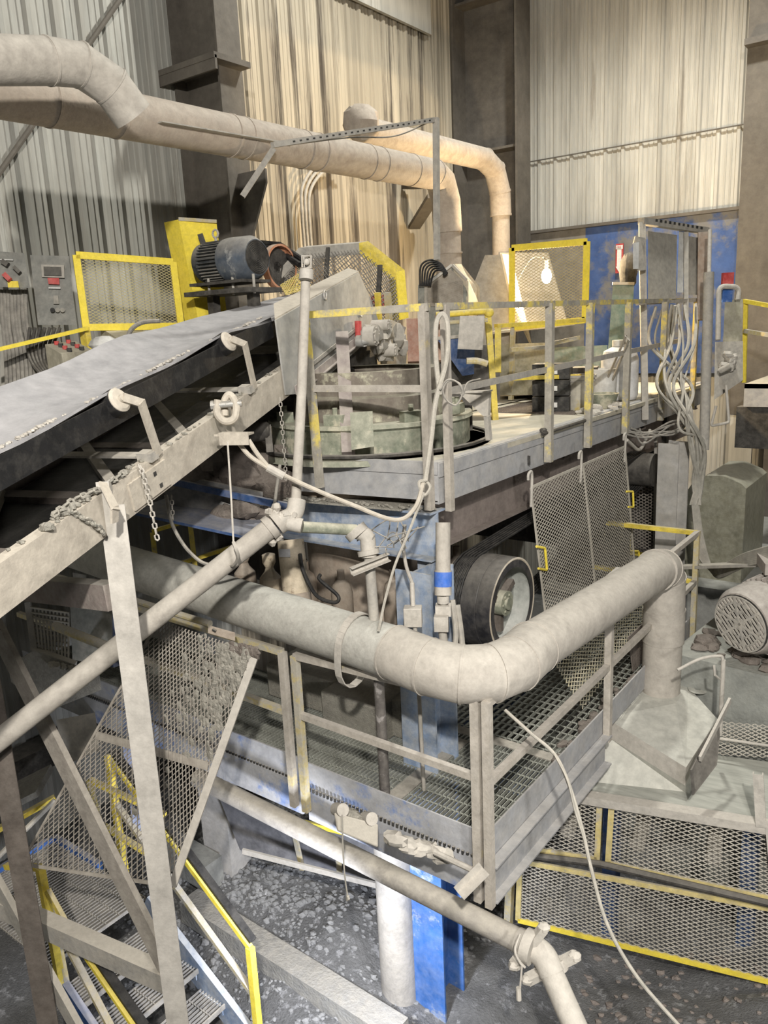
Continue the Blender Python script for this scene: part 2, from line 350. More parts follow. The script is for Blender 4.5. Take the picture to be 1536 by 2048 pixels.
# ================================================================ DECKS
DZ = 4.14; WZ = 1.9
CHEQ = mat('dusty_deck_plate', (.46, .42, .33), .5, up=.35, scale=2.5, dcol=(.60, .56, .46), patch=(.30, .27, .22), pamt=.36, pscale=2.5)
t = thing('upper_deck', (-4, 4.6, 3.6), 'upper steel deck with pale dusty plate floor and grey-blue edge channels', 'platform')
q = M(); q.box((-3.75, 8.05, DZ - .02), (1.5, 6.85, .04)); q.box((-6.2, 9.3, DZ - .02), (3.5, 4.4, .04)); q.box((-6.5, 5.65, DZ - .02), (2.7, 2.9, .04)); q.box((-6.5, 4.2, DZ - .12), (2.7, .05, .24)); q.out('deck_plate', CHEQ, t)
K = V((-3.0, 4.61, DZ)); L0 = fZ(590, 915, DZ); FR = V((-3.08, 11.5, DZ))
q = M(); q.chan(K - V((0, 0, .14)), FR - V((0, 0, .14)), .07, .30, side=-1); q.bar(K + V((.006, 0, -.045)), FR + V((.006, 0, -.045)), .012, .10); q.out('edge_channel', mat('grey_blue_channel', (.36, .37, .39), .45, up=.4, scale=3, patch=(.22, .28, .40), pamt=.27, pscale=3, dcol=(.46, .445, .425)), t)
GB = MATS['grey_blue_channel']
q = M(); q.chan(L0 - V((0, 0, .13)), K - V((0, 0, .13)), .07, .27, side=-1); q.bar(L0 + V((0, -.006, -.03)), K + V((0, -.006, -.03)), .012, .09); q.out('edge_channel', GB, t)
q = M(); q.plate([K + V((-.25, -.12, -.34)), L0 + V((-.6, -.12, -.34)), L0 + V((-.6, .12, -.34)), K + V((-.25, .12, -.34))], (0, 0, .015)); q.out('dusty_ledge', MUDG, t)
BW = mat('brown_web_beam', (.20, .165, .15), .3, up=.4, dcol=(.30, .26, .23))
q = M(); q.ibeam((-3.22, 4.7, DZ - .5), (-3.27, 11.3, DZ - .5), .16, .40); q.out('edge_beam', BW, t)
q = M(); q.ibeam((-5.6, 4.62, DZ - .52), (-3.02, 4.62, DZ - .52), .2, .36); q.out('edge_beam', BLUED, t)
for y in (7.0, 9.2, 11.3): M().ibeam((-7.8, y, DZ - .2), (-3.1, y, DZ - .2), .1, .3).out('cross_beam', BW, t)
q = M(); q.bar((-3.0, 6.02, DZ - .16), (-3.0, 6.02, DZ - .24), .02, .012); q.out('slot', BLACK, t)
q = M()
for i in range(26): q.bar((-3.25, 7.55 + i * .05, DZ + .006), (-4.3, 7.55 + i * .05, DZ + .006), .012, .012)
q.out('ribbed_mat', MUD, label='dark ribbed grating mat lying on the upper deck behind the crusher', cat='mat')
# loose dirt on deck ledge
q = M()
for i in range(60):
    p = K + (L0 - K) * random.random() ** .8 * 1.1 + V((0, -.02 + random.uniform(-.06, .03), -.315)); q.lump(p, random.uniform(.008, .022), (1.3, 1, .6), 3)
q.out('loose_dirt', MUDG, label='crumbs of grey dirt lying on the ledge under the upper deck edge', cat='dirt', kind='stuff')
# far right walkway
t = thing('far_walkway', (-2.2, 12.3, 3.8), 'far right walkway slab with grey edge in front of the pale column', 'platform')
a = fZ(1490, 745, DZ)
q = M(); q.box((-1.2, 12.6, DZ - .03), (2.6, 2.6, .06)); q.out('deck_plate', CHEQ, t)
q = M(); q.chan((-2.5, 11.3, DZ - .15), (.2, 11.3, DZ - .15), .07, .3, side=-1); q.out('edge_channel', GB, t)
# lower walkway
t = thing('lower_walkway', (-4.5, 3.76, 1.6), 'lower grated walkway with worn blue toe boards running round the crusher', 'platform')
GR = mat('grey_grating', (.22, .22, .19), .35, up=.45, scale=8, bump=0, dcol=(.40, .41, .36))
NE = [V((-7.6, 3.80, WZ)), V((-2.17, 3.76, WZ))]
q = M(); q.grate((-7.6, 3.80, WZ), (1, 0, 0), 5.42, (0, 1, 0), 1.15, sp=.034, cr=.10, cw=.008); q.out('grating_panel', GR, t)
q = M(); q.grate((-3.32, 4.95, WZ), (1, 0, 0), 1.14, (0, 1, 0), 3.2, sp=.052, t=.006, cr=.10, cw=.01); q.out('grating_panel', GR, t)
q = M(); q.box((-3.0, 4.3, WZ - .004), (.12, 1.1, .012)); q.box((-2.9, 4.97, WZ - .004), (1.4, .10, .012)); q.out('splice_plate', TREAD, t)
TB = mat('worn_blue_toe_board', (.42, .43, .46), .3, up=.4, scale=4, patch=(.14, .23, .48), pamt=.45, pscale=2.6, dcol=(.46, .45, .44))
q = M(); q.bar((-3.66, 3.76, WZ + .04), (-2.17, 3.74, WZ + .04), .012, .2); q.out('toe_board', TB, t)
q = M(); q.chan((-3.66, 3.74, WZ - .19), (-2.17, 3.72, WZ - .19), .06, .26, side=-1); q.out('edge_channel', TB, t)
q = M(); q.bar((-7.6, 3.80, WZ + .04), (-3.74, 3.78, WZ + .04), .012, .2); q.chan((-7.6, 3.78, WZ - .19), (-3.74, 3.76, WZ - .19), .06, .26, side=-1); q.out('edge_channel', TB, t)
q = M(); q.bar((-2.16, 3.72, WZ + .03), (-2.16, 8.1, WZ + .03), .012, .22); q.chan((-2.15, 3.72, WZ - .19), (-2.15, 5.62, WZ - .19), .07, .26, side=1); q.out('edge_channel', GB, t)
q = M(); q.ibeam((-7.6, 4.9, WZ - .2), (-2.3, 4.9, WZ - .2), .12, .25); q.ibeam((-3.3, 4.9, WZ - .2), (-3.3, 8.1, WZ - .2), .12, .25); q.out('support_beam', BLUEDK, t)
q = M()
for i in range(70):
    y = random.uniform(4.6, 7.9); q.lump((-2.2 - abs(random.gauss(0, .05)), y, WZ + .02), random.uniform(.015, .05), (1, 1.4, .5), 3)
q.out('loose_dirt', MUD, label='brown dirt heaped along the right toe board of the lower walkway', cat='dirt', kind='stuff')
# columns
def hcol(x, y, z0, z1, w, m, label, rz=0, cat='column', name='support_column'):
    q = M(); q.ibeam((x, y, z0), (x, y, z1), w, w, .018, up=(math.sin(rz), math.cos(rz), 0)); return q.out(name, m, label=label, cat=cat)
t = thing('support_column', (-3.05, 4.47, -.35), 'blue steel column rising from the gravel to the upper deck corner, dusty above the walkway', 'column')
q = M(); q.ibeam((-3.05, 4.47, WZ - .15), (-3.05, 4.47, 3.42), .30, .30, .018, up=(0, 1, 0)); q.out('upper_shaft', BLUED, t)
q = M(); q.ibeam((-3.05, 4.47, -.35), (-3.05, 4.47, WZ - .15), .30, .30, .018, up=(0, 1, 0)); q.out('lower_shaft', mat('blue_column_paint', (.04, .17, .55), .12, up=.2, scale=3, patch=(.40, .44, .50), pamt=.42, pscale=2.5, dcol=(.45, .48, .52)), t)
CW = mat('whitened_concrete', (.50, .47, .43), .3, up=.2, scale=5, bump=.4, patch=(.36, .32, .29), pamt=.35, pscale=3)
M().cyl((-3.33, 4.3, -.35), (-3.33, 4.3, 1.62), .15, 24).out('round_column', CW, label='round pale concrete column just left of the blue column', cat='column')
a = fZ(440, 1775, -.2)
M().box((a.x, a.y + .15, .65), (.34, .30, 2.0), .1).out('square_column', mat('white_concrete', (.66, .64, .62), .2, up=.1, scale=4, bump=.3), label='square white column standing on the gravel at the far side of the stairs', cat='column')
# ================================================================ GUARDRAILS
def post(base, top, w, m, t, nm='post'):
    q = M(); q.angle(base, top, w, w, .007, up=(0, 1, 0)); return q.out(nm, m, t)
PW = mat('chipped_yellow_grey_rail', (.42, .39, .33), .12, up=.3, scale=6, patch=(.80, .64, .13), pamt=.47, pscale=2.6, dcol=(.50, .47, .42))
PG = mat('dusty_post', (.44, .40, .34), .3, up=.3, scale=6, patch=(.66, .54, .22), pamt=.36, pscale=2.5, dcol=(.55, .51, .46))
t = thing('guardrail', (-3.5, 4.5, 3.9), 'two-rail guardrail round the front left corner of the upper deck', 'guardrail')
TL = fY(612, 630, 4.36); TR = V((-3.0, 4.56, DZ + 1.08)); BL = fY(640, 975, 4.34)
M().bar(fY(610, 640, 4.36), BL, .05, .05).out('post', PW, t)
M().bar(TL, TR + V((0, 0, -.01)), .05, .05).out('top_rail', PW, t)
M().bar(fY(621, 777, 4.36), V((-3.02, 4.56, DZ + .53)), .045, .045).out('mid_rail', PG, t)
M().bar((-3.04, 4.55, DZ - .32), (-3.04, 4.55, DZ + 1.08), .055, .055).out('post', PG, t)
t = thing('guardrail', (-2.95, 8, 3.9), 'long yellow and grey guardrail along the right edge of the upper deck', 'guardrail')
M().bar((-2.94, 4.66, DZ - .34), (-2.94, 4.66, DZ + 1.08), .05, .05).out('post', PG, t)
FE = fX(1402, 606, -3.0)
M().bar((-2.95, 4.6, DZ + 1.07), (-3.02, 10.9, DZ + 1.10), .05, .045).out('top_rail', PW, t)
M().bar((-2.95, 4.66, DZ + .5), (-3.02, 10.2, DZ + .62), .012, .05).out('mid_rail', GREY, t)
for px, py in ((1100, 700), (1180, 700), (1256, 695), (1328, 690), (1390, 690)):
    p = fX(px, py, -2.95); M().bar((-2.96, p.y, DZ - .26), (-2.95, p.y, DZ + 1.08), .062, .055).out('post', PW, t)
# lower walkway rails
t = thing('guardrail', (-2.9, 3.72, 1.7), 'dusty guardrail on the near edge of the lower walkway under the big duct', 'guardrail')
M().bar((-2.20, 3.70, WZ - .33), (-2.20, 3.70, WZ + 1.05), .05, .05).out('post', PG, t)
M().bar((-3.64, 3.70, WZ - .22), (-3.64, 3.70, WZ + 1.0), .05, .05).out('post', YELD, t)
M().bar((-3.64, 3.70, WZ + .55), (-2.20, 3.70, WZ + .53), .04, .045).out('mid_rail', PG, t)
M().bar((-3.64, 3.70, WZ + 1.0), (-2.20, 3.70, WZ + 1.04), .045, .045).out('top_rail', PG, t)
t = thing('guardrail', (-5, 3.74, 1.7), 'dusty guardrail section on the lower walkway left of the crusher', 'guardrail')
M().bar((-3.76, 3.70, WZ - .22), (-3.76, 3.70, WZ + 1.0), .05, .05).out('post', PG, t)
M().bar((-7.4, 3.72, WZ + 1.06), (-3.76, 3.70, WZ + 1.0), .045, .045).out('top_rail', YELD, t)
M().bar((-7.4, 3.72, WZ + .6), (-3.76, 3.70, WZ + .54), .045, .045).out('mid_rail', YELD, t)
M().bar((-5.6, 3.71, WZ - .2), (-5.6, 3.71, WZ + 1.0), .05, .05).out('post', YELD, t)
t = thing('guardrail', (-2.12, 6, 1.7), 'dusty guardrail along the right edge of the lower walkway ending in a yellow crossbar', 'guardrail')
M().bar((-2.12, 3.70, WZ - .34), (-2.12, 3.70, WZ + 1.05), .05, .05).out('post', PG, t)
M().bar((-2.12, 5.62, WZ - .12), (-2.12, 5.62, WZ + 1.05), .055, .055).out('post', PG, t)
M().bar((-2.12, 7.95, WZ - .1), (-2.12, 7.95, WZ + 1.07), .05, .05).out('post', YELD, t)
M().bar((-2.12, 3.70, WZ + 1.04), (-2.12, 7.95, WZ + 1.05), .045, .045).out('top_rail', PG, t)
M().bar((-2.12, 3.70, WZ + .52), (-2.12, 7.95, WZ + .54), .045, .045).out('mid_rail', PG, t)
M().bar((-3.2, 7.95, WZ + 1.05), (-2.12, 7.95, WZ + 1.05), .045, .045).out('end_rail', YEL, t)
M().bar((-3.2, 7.95, WZ + .54), (-2.12, 7.95, WZ + .54), .045, .045).out('end_rail', YEL, t)
# ================================================================ DUCTS
def rings(q, P, r, idx, m, t, d=.008, w=.02):
    for i in idx:
        a = P[i]; tt = (P[min(i + 1, len(P) - 1)] - P[max(i - 1, 0)]).normalized(); g = M(); g.cyl(a - tt * w / 2, a + tt * w / 2, r + d, 28); g.out('joint_band', m, t)
# big foreground duct
DC = V((-2.17, 3.72, 3.06)); E0 = fY(150, 1098, 3.72); DE = V((-2.05, 6.50, 2.98)); HB = V((-2.05, 6.72, 1.75)); R1 = .168
t = thing('dust_duct', (-2.17, 3.72, 1.7), 'big dusty duct on the lower guardrail bending twice down into the hood', 'duct')
A1 = DC + (E0 - DC).normalized() * .62; A2 = DC + (DE - DC).normalized() * .62
q = M(); q.tube([E0, A1], R1, 32); q.out('duct_section', mat('patchy_dusty_duct', (.40, .38, .34), .5, up=.35, scale=7, dcol=(.52, .51, .46), patch=(.30, .30, .28), pamt=.25, pscale=6), t)
seg = [A1]
for k in range(1, 5):
    u = k / 5; seg.append(A1 * (1 - u) ** 2 + DC * 2 * u * (1 - u) + A2 * u * u + (A1 + A2 - DC * 2) * -.16 * math.sin(math.pi * u))
seg.append(A2)
q = M(); q.tube(seg, R1 * 1.04, 32); q.out('elbow', DUCT, t)
rings(q, seg, R1 * 1.04, range(0, 6), DUCT, t, .005, .012)
A3 = DE + (DC - DE).normalized() * .02
q = M(); q.tube([A2, A3], R1 * .99, 32); q.out('duct_section', DUCTW if 0 else DUCT, t)
V1 = V((-2.05, 6.74, 2.55)); seg = [A3, DE + V((0, .12, -.03)), V((-2.05, 6.72, 2.85)), V1]
q = M(); q.tube(seg, R1 * 1.05, 32); q.out('elbow', DUCT, t)
rings(q, seg, R1 * 1.05, (0, 1, 2, 3), DUCT, t, .006, .015)
q = M(); q.tube([V1, V1 - V((0, 0, .30))], R1 * 1.07, 32); q.out('sleeve', DUCT, t)
q = M(); q.tube([V1, HB], R1, 32); q.out('duct_section', DUCT, t)
# strap holding the duct
sc_ = E0 + (DC - E0) * ((fY(712, 1290, 3.72).x - E0.x) / (DC.x - E0.x)); P = []
for g in range(0, 360, 12):
    rr = R1 + .014 + (.13 * max(0, math.cos(R_(g - 262))) ** 3); P.append(sc_ + V((.02 * math.sin(R_(g)), rr * math.cos(R_(g)), rr * math.sin(R_(g)))))
q = M()
for i in range(len(P)): q.bar(P[i], P[(i + 1) % len(P)], .05, .008, up=((P[i] + P[(i + 1) % len(P)]) / 2 - sc_))
q.out('hanger_strap', PALE, label='wide strap band looped round the big foreground duct', cat='strap')
# suction hood on the lower conveyor
t = thing('suction_hood', (-2.0, 6.6, 1.0), 'grey sheet-metal suction hood with sloping faces under the foreground duct', 'hood')
HM = mat('dusty_hood_sheet', (.42, .42, .38), .5, up=.3, scale=3, dcol=(.56, .55, .49), bump=.1)
c1, c2, c3, c4 = fZ(1210, 1435, 1.78), fZ(1372, 1535, 1.62), fZ(1435, 1438, 1.70), fZ(1305, 1352, 1.8)
top = [HB + V((sx * .19, sy * .19, .03)) for sx, sy in ((-1, -1), (1, -1), (1, 1), (-1, 1))]
q = M(); low = [c1, c2, c3, c4]; q.add(low + top, [(0, 1, 5, 4), (1, 2, 6, 5), (2, 3, 7, 6), (3, 0, 4, 7), (4, 5, 6, 7)]); q.out('sloping_hood', HM, t, smooth=False)
q = M(); dn = [fZ(1180, 1585, 1.28), fZ(1380, 1592, 1.36), c3 + V((.02, .02, -.42)), c4 + V((0, 0, -.42))]
mid = [p + V((0, 0, -.16)) for p in low]
q.add([*low, *mid], [(0, 4, 5, 1), (1, 5, 6, 2), (2, 6, 7, 3), (3, 7, 4, 0)]); q.out('hood_skirt', PALE, t, smooth=False)
q = M(); q.add([*mid, *dn], [(0, 4, 5, 1), (1, 5, 6, 2), (2, 6, 7, 3), (3, 7, 4, 0)]); q.out('conveyor_skirt', HM, t, smooth=False)
a = HB + V((.22, .12, .03)); q = M(); q.rev(a + V((.06, .05, 0)), (0, 0, 1), [(.03, 0), (.085, 0), (.085, .012), (.03, .012), (.03, 0)], 20); q.out('lifting_lug', HM, t)
q = M(); q.bar(fD(1460, 1400, 6.3), fD(1400, 1518, 5.9), .02, .05); q.out('handle', PALE, t)
fl = [fD(1435, 1440, 6.2), fD(1398, 1500, 6.02), fD(1380, 1540, 5.9), fD(1384, 1590, 5.9), fD(1430, 1530, 6.02), fD(1436, 1475, 6.15)]
q = M(); q.plate(fl, (.012, .01, 0)); q.out('torn_rubber_flap', DARK, t)
# main high duct
MD0 = fX(-60, 172, -5.4); MD1 = fX(868, 349, -5.4)
t = thing('main_duct', (-5.4, 6, 6.5), 'long high round duct running across the building and bending down behind the post', 'duct')
g = (MD1 - MD0).normalized(); r2 = .17
q = M(); q.tube([MD0, MD1], r2, 32); q.out('duct_section', DUCTW, t)

dB = MD1 + V((-.02, .30, -.62)); e1 = [MD1 - g * .02, MD1 + V((-.01, .16, -.06)), MD1 + V((-.015, .27, -.27)), dB]
q = M(); q.tube(e1, r2 * 1.04, 32); q.out('elbow', DUCTW, t)
q = M(); q.tube([dB, dB + V((0, .02, -.75))], r2 * .93, 32); q.out('duct_section', DUCTW, t)
for k in (.1, .2, .41, .44, .58, .62, .76, .80, .91, 1.0): rings(None, [MD0 + (MD1 - MD0) * (k - .001), MD0 + (MD1 - MD0) * k, MD0 + (MD1 - MD0) * (k + .001)], r2, (1,), DUCTW, t, .006, .02)
rings(None, e1 + [dB + V((0, .01, -.25)), dB + V((0, .02, -.5))], r2 * .98, (1, 2, 3, 4), DUCTW, t, .006, .015)
MBASE = dB + V((0, .02, -.75))
# upper branch duct with open end
t = thing('branch_duct', fD(150, 130, 4.2), 'open-ended duct bending down in front of the main high duct', 'duct')
P = [fX(-120, 118, -4.55), fX(95, 122, -4.5), fX(160, 130, -4.5), fX(222, 172, -4.48), fX(266, 232, -4.46)]
q = M(); q.tube(P, .128, 32, caps=False); q.tube([P[-1], P[-1] + (P[-2] - P[-1]) * .3], .12, 32, caps=True); q.out('duct_pipe', DUCT, t)
rings(None, P, .128, (1, 2, 3), DUCT, t, .005, .012)
# shelf channel and conduits below main duct
q = M(); q.angle(fX(305, 250, -5.3), fX(560, 292, -5.3), .12, .12, .01); q.out('support_shelf', GREY, label='grey angle shelf carrying the main high duct', cat='bracket')
q = M(); q.chan(fX(548, 296, -5.2), fX(485, 392, -5.4), .05, .05, .006); q.out('diagonal_strut', GREY, label='short grey strut slanting down from the main high duct', cat='strut')
# second duct
t = thing('second_duct', fX(990, 560, -5.4), 'smaller warm-lit duct bending down into the rear hopper', 'duct')
s0 = fX(735, 262, -6.2); s1 = fX(968, 318, -6.2); r3 = .155; P = [s0 + (s0 - s1) * 0.05, s1]
q = M(); q.tube(P, r3, 28); q.out('duct_section', DUCTW, t)
e = [s1, s1 + V((.02, .28, -.12)), s1 + V((.03, .42, -.42)), s1 + V((.03, .44, -.75))]
q = M(); q.tube(e, r3 * 1.04, 28); q.out('elbow', DUCTW, t)
q = M(); q.tube([e[-1], e[-1] + V((0, 0, -1.15))], r3 * .88, 28); q.out('duct_section', DUCTW, t)
rings(None, e + [e[-1] + V((0, 0, -.06))], r3 * 1.04, (0, 1, 2, 3), DUCTW, t, .006, .03)
SB = e[-1] + V((0, 0, -1.1))
q = M(); q.lump(s0 + V((0, -.12, .06)), .24, (1, .9, .9), 6, .1); q.out('duct_box', DUCTW, t)

M().box((-5.5, 10.4, 2.85), (4.6, .1, 1.95)).out('dark_backdrop', DARK, label='dark bulkhead added to darken the space under the upper deck', cat='backdrop')  # added dark sheet hides the lit far wall, so the underdeck reads as shade

q = M()
for i in range(43): q.box((-3.62 + i * .034, 3.728, WZ - .055), (.016, .012, .03))
for i in range(110): q.box((-7.5 + i * .034, 3.772, WZ - .055), (.016, .012, .03))
q.out('grating_gaps', BLACK, [o for o in COL.objects if o.name == 'lower_walkway'][0], kind='stuff')  # black blocks drawn in for the dark gaps between grating bar ends
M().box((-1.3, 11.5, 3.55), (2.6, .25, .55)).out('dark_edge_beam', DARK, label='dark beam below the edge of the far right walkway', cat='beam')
for k, (x, w_, m_) in enumerate(((-2.95, .34, WR), (-2.45, .30, COLM), (-1.75, .5, WR))): M().box((x, 13.3, 2.0), (w_, .06, 4.6)).out('wall_sheet', m_, label=('pale narrow wall sheet low behind the hanging cables at the right', 'brown-grey wall sheet between two pale ones at the lower far right', 'wide pale wall sheet low at the far right edge')[k], cat='sheet')
# ================================================================ BELT CONVEYOR
t = thing('belt_conveyor', C(2, .45, -.3), 'dusty inclined belt conveyor rising from the left edge to the crusher', 'conveyor')
q = M(); q.chan(C(-1.2, 0, 0), C(3.25, 0, 0), .07, .21, .012, up=CN, side=-1); q.out('stringer', BEIGE, t)
q = M(); q.chan(C(-1.2, .98, 0), C(5.2, .98, 0), .07, .21, .012, up=CN, side=1); q.out('stringer', BROWN, t)
q = M(); q.bar(C(.95, -.006, -.01), C(1.3, -.006, -.01), .012, .15, up=CN)
for a_, n_ in ((.98, .03), (1.27, .03), (.98, -.05), (1.27, -.05)): pass
q.out('splice_plate', BEIGE, t)
q = M()
for a_, n_ in ((1.18, .03), (1.21, -.05)): q.bar(C(a_ - .012, -.014, n_), C(a_ + .012, -.014, n_), .004, .024, up=CN)
q.out('bolt_hole', BLACK, t)
q = M()
for a_ in (-.3, .35, 1.0, 1.75, 2.5): q.bar(C(a_, .07, -.06), C(a_, .92, -.06), .09, .07, up=CN)
q.out('cross_member', BROWN, t)
for a_, b_ in ((-.2, 1.0), (1.0, 1.75), (1.75, 2.6)):
    M().bar(C(a_, .1, -.02), C(b_, .9, -.02), .06, .05, up=CN).out('diagonal_member', GREY, t)
PRB = [(.05, .53), (.13, .49), (.22, .452), (.33, .42), (.45, .41), (.57, .42), (.68, .452), (.78, .49), (.87, .53)]
q = M(); rows = []; A = [-1.2 + i * .2 for i in range(32)]
for a_ in A:
    f = min(1, max(0, (a_ - 2.0) / 2.4)); dz_ = max(0, a_ - 2.4) * .085; sag = -.02 * (0.5 + .5 * math.cos((a_ - 1.09) / 1.2 * 2 * math.pi + math.pi))
    top = [C(a_, s_, n_ * (1 - f) + (.50) * f + sag * (1 - f) - dz_) for s_, n_ in PRB]
    rows.append(top + [p - CN * .014 for p in reversed(top)])
n = len(rows[0]); vs = [p for r_ in rows for p in r_]
q.add(vs, [(i * n + j, i * n + (j + 1) % n, (i + 1) * n + (j + 1) % n, (i + 1) * n + j) for i in range(len(rows) - 1) for j in range(n)])
q.out('belt', BELTM, t)
q = M(); q.bar(C(-1.2, .46, -.16), C(5.0, .46, .10), .8, .014, up=CN); q.out('return_belt', RUB, t)
q = M(); q.bar(C(-1.2, .055, .44), C(3.0, .055, .40), .01, .14, up=CN); q.out('belt_underside_skirt', RUB, t)
q = M()
for i in range(150):
    a_ = random.choice((random.uniform(-.1, 2.9), random.gauss(2.6, .12), random.gauss(.55, .1), random.gauss(1.6, .2))); s_ = .08 + abs(random.gauss(0, .05))
    r_ = random.uniform(.006, .016); q.lump(C(a_, s_, .525 - (s_ - .05) * .45 - max(0, a_ - 2) * .03 + .008), r_, (1.4, 1.1, .6), 3)
q.out('rock_chips', PALE, label='loose grey rock chips lying along the near edge of the conveyor belt', cat='stones', kind='stuff')
ID = []
t = thing('idler', C(1.12, .45, .1), 'troughing idler under the belt, nearest the left edge of the photo', 'roller', 'belt idlers of the inclined conveyor')
e1, e2 = C(1.09, .02, .475), C(1.09, .30, .335)
q = M(); d_ = (e2 - e1).normalized(); q.rev(e1, d_, [(.0, -.006), (.05, -.006), (.068, .004), (.07, .02), (.07, .30), (0, .30)], 24); ro_ = q.out('roller', RUB, t)
q = M(); q.rev(e1, d_, [(0, -.012), (.052, -.012), (.066, -.002), (.066, .012), (.05, .004)], 24); q.rev(e1, d_, [(0, -.03), (.02, -.03), (.02, 0)], 12); q.out('end_cap', BEIGE, ro_, label='pale end cap')
q = M(); q.cyl(C(1.09, .33, .325), C(1.09, .60, .325), .068, 20); q.out('roller', RUB, t)
q = M(); q.cyl(C(1.09, .62, .315), C(1.09, .84, .42), .06, 20); q.out('roller', RUB, t)
q = M(); q.bar(e1 - d_ * .03, C(1.17, -.05, .43), .045, .016, up=CS); q.bar(C(1.165, -.05, .44), C(1.25, -.015, .11), .055, .016, up=CS); q.out('bent_arm', BEIGE, t)
q = M(); q.bar(C(1.16, .93, .40), C(1.2, .98, .1), .05, .02, up=CU); q.out('bent_arm', BEIGE, t)
q = M(); q.bar(C(1.22, -.02, .12), C(1.22, .98, .12), .07, .012, up=CN); q.bar(C(1.2, .02, .15), C(1.2, .02, .10), .09, .07, up=CU); q.out('base_bar', GREY, t)
dup(t, CU * 1.2, 'troughing idler under the belt, between the near idler and the head chute')
# head chute
t = thing('head_chute', C(4, .4, -.1), 'grey plate chute boxing in the head end of the inclined conveyor', 'chute')
PL = mat('grey_chute_plate', (.36, .36, .35), .35, up=.5, scale=3, dcol=(.52, .50, .45), patch=(.24, .24, .24), pamt=.33, pscale=4, bump=.1)
px_ = [(552, 640), (572, 790), (592, 788), (618, 760), (640, 765), (715, 700), (762, 655), (742, 600), (718, 545)]
q = M(); q.plate([pS(x, y, -.01) for x, y in px_], CS * .012); q.out('side_plate', PL, t)
q = M(); q.plate([pS(x, y, -.01) + CS * .93 - CN * .32 for x, y in px_], CS * .012); q.out('side_plate', PL, t)
q = M(); q.plate([C(2.955, 0, .46), C(4.80, 0, .475), C(4.86, .12, .50), C(3.3, .16, .50)], CN * .012); q.out('top_flange', BEIGE, t)
q = M(); q.bar(pS(612, 738, -.02), pS(716, 655, -.02), .012, .03, up=CN); q.out('stiffener_bar', GREY, t)
q = M(); q.angle(pS(592, 790, -.02), pS(755, 655, -.02), .03, .07, up=CN); q.out('lower_plate', mat('pinkish_grey_steel', (.40, .34, .33), .35, up=.3, scale=4), t)
for x, y in ((650, 590), (722, 625)): q = M(); P = [pS(x, y, -.02) + V((0, 0, .035 * math.cos(k * .785))) + CU * .028 * math.sin(k * .785) for k in range(8)]; q.tube(P, .008, 6, closed=True); q.out('eye_bolt', STEEL, t)
q = M(); q.hexa([C(a_, s_, n_) for n_ in (-.55, .06) for a_, s_ in ((3.6, .03), (5.1, .03), (5.1, 1.0), (3.6, 1.0))]); q.out('dark_void_block', DARK, t)  # dark block put in for the shaded void below the head chute
# head pulley drive lump
t = thing('pulley_bearing_unit', pS(775, 720, -.15), 'dust-caked bearing and scraper assembly sticking out at the conveyor head', 'bearing')
q = M()
for x, y, r_, sc in ((745, 670, .09, (1, 1, 1)), (765, 668, .12, (1, 1, .9)), (790, 672, .11, (1, .8, 1.2)), (770, 700, .10, (1, 1, 1)), (800, 690, .09, (1, 1, 1.2)), (760, 690, .08, (1, 1, 1))):
    q.lump(pS(x, y, -.18), r_, sc, 5, .35)
q.out('dusty_housing', GREY, t)
for x, y, r_, L_ in ((752, 672, .085, .10), (778, 650, .05, .16), (792, 700, .06, .12)):
    q = M(); a = pS(x, y, -.30); q.cyl(a, a + CS * L_, r_, 18); q.cyl(a - CS * .01, a, r_ * .6, 14)
    for k in range(5): g = k * 1.256; d_ = CU * math.cos(g) + CN * math.sin(g); q.cyl(a + d_ * r_ * .8 - CS * .012, a + d_ * r_ * .8, .009, 6)
    q.out('bearing_cap', PALE, t)
q = M(); q.plate([pS(x, y, -.22) for x, y in ((748, 655), (785, 640), (812, 655), (800, 700), (790, 665), (768, 705))], CS * .02); q.plate([pS(x, y, -.10) for x, y in ((762, 700), (815, 690), (812, 728), (765, 728))], CS * .02); q.out('scraper_plate', GREY, t)
q = M(); q.rev(pS(727, 682, -.2), -CS, [(0, .05), (.03, .05), (.035, 0), (.05, 0), (.05, -.06)], 14); q.cyl(pS(727, 682, -.2), pS(745, 668, -.1), .05, 12); q.out('shaft_end', STEEL, t)
q = M(); q.tube([pS(716, 642, -.05), pS(717, 678, -.05)], .03, 10); q.out('red_guard', RED, label='small red capsule on the side of the grey conveyor head chute', cat='guard')
q = M(); q.rev(pS(535, 862, .15), CU * .3 - CS, [(0, .02), (.05, .02), (.07, 0), (.07, -.3), (0, -.3)], 18); q.bar(pS(535, 850, .15), pS(540, 905, .1), .05, .02); q.out('return_roller', DARK, label='dark return roller hanging below the near conveyor stringer', cat='roller')
# pale bent plate on chute
# support trestle
t = thing('conveyor_trestle', (-3.7, 2.1, -.3), 'tall dusty steel trestle of legs and braces carrying the conveyor at the left', 'trestle')
LA = V((-3.385, 2.245, 0)); LB = LA + CS * .98
def vz(p, z): return V((p.x, p.y, z))
q = M(); q.angle(vz(LA, -.35), vz(LA, 4.42), .062, .062, .01, up=(-.7, .7, 0), sx=1); q.angle(vz(LA, -.35), vz(LA, 4.30), .062, .062, .01, up=(-.7, .7, 0), sx=-1); q.out('leg', mat('light_dusted_leg', (.54, .51, .46), .4, up=.3, scale=4, dcol=(.58, .55, .50)), t)
q = M(); q.angle(vz(LB, -.35), vz(LB, 4.3), .062, .062, .01, up=(-.7, .7, 0), sx=1); q.angle(vz(LB, -.35), vz(LB, 4.3), .062, .062, .01, up=(-.7, .7, 0), sx=-1); q.out('leg', BROWN, t)
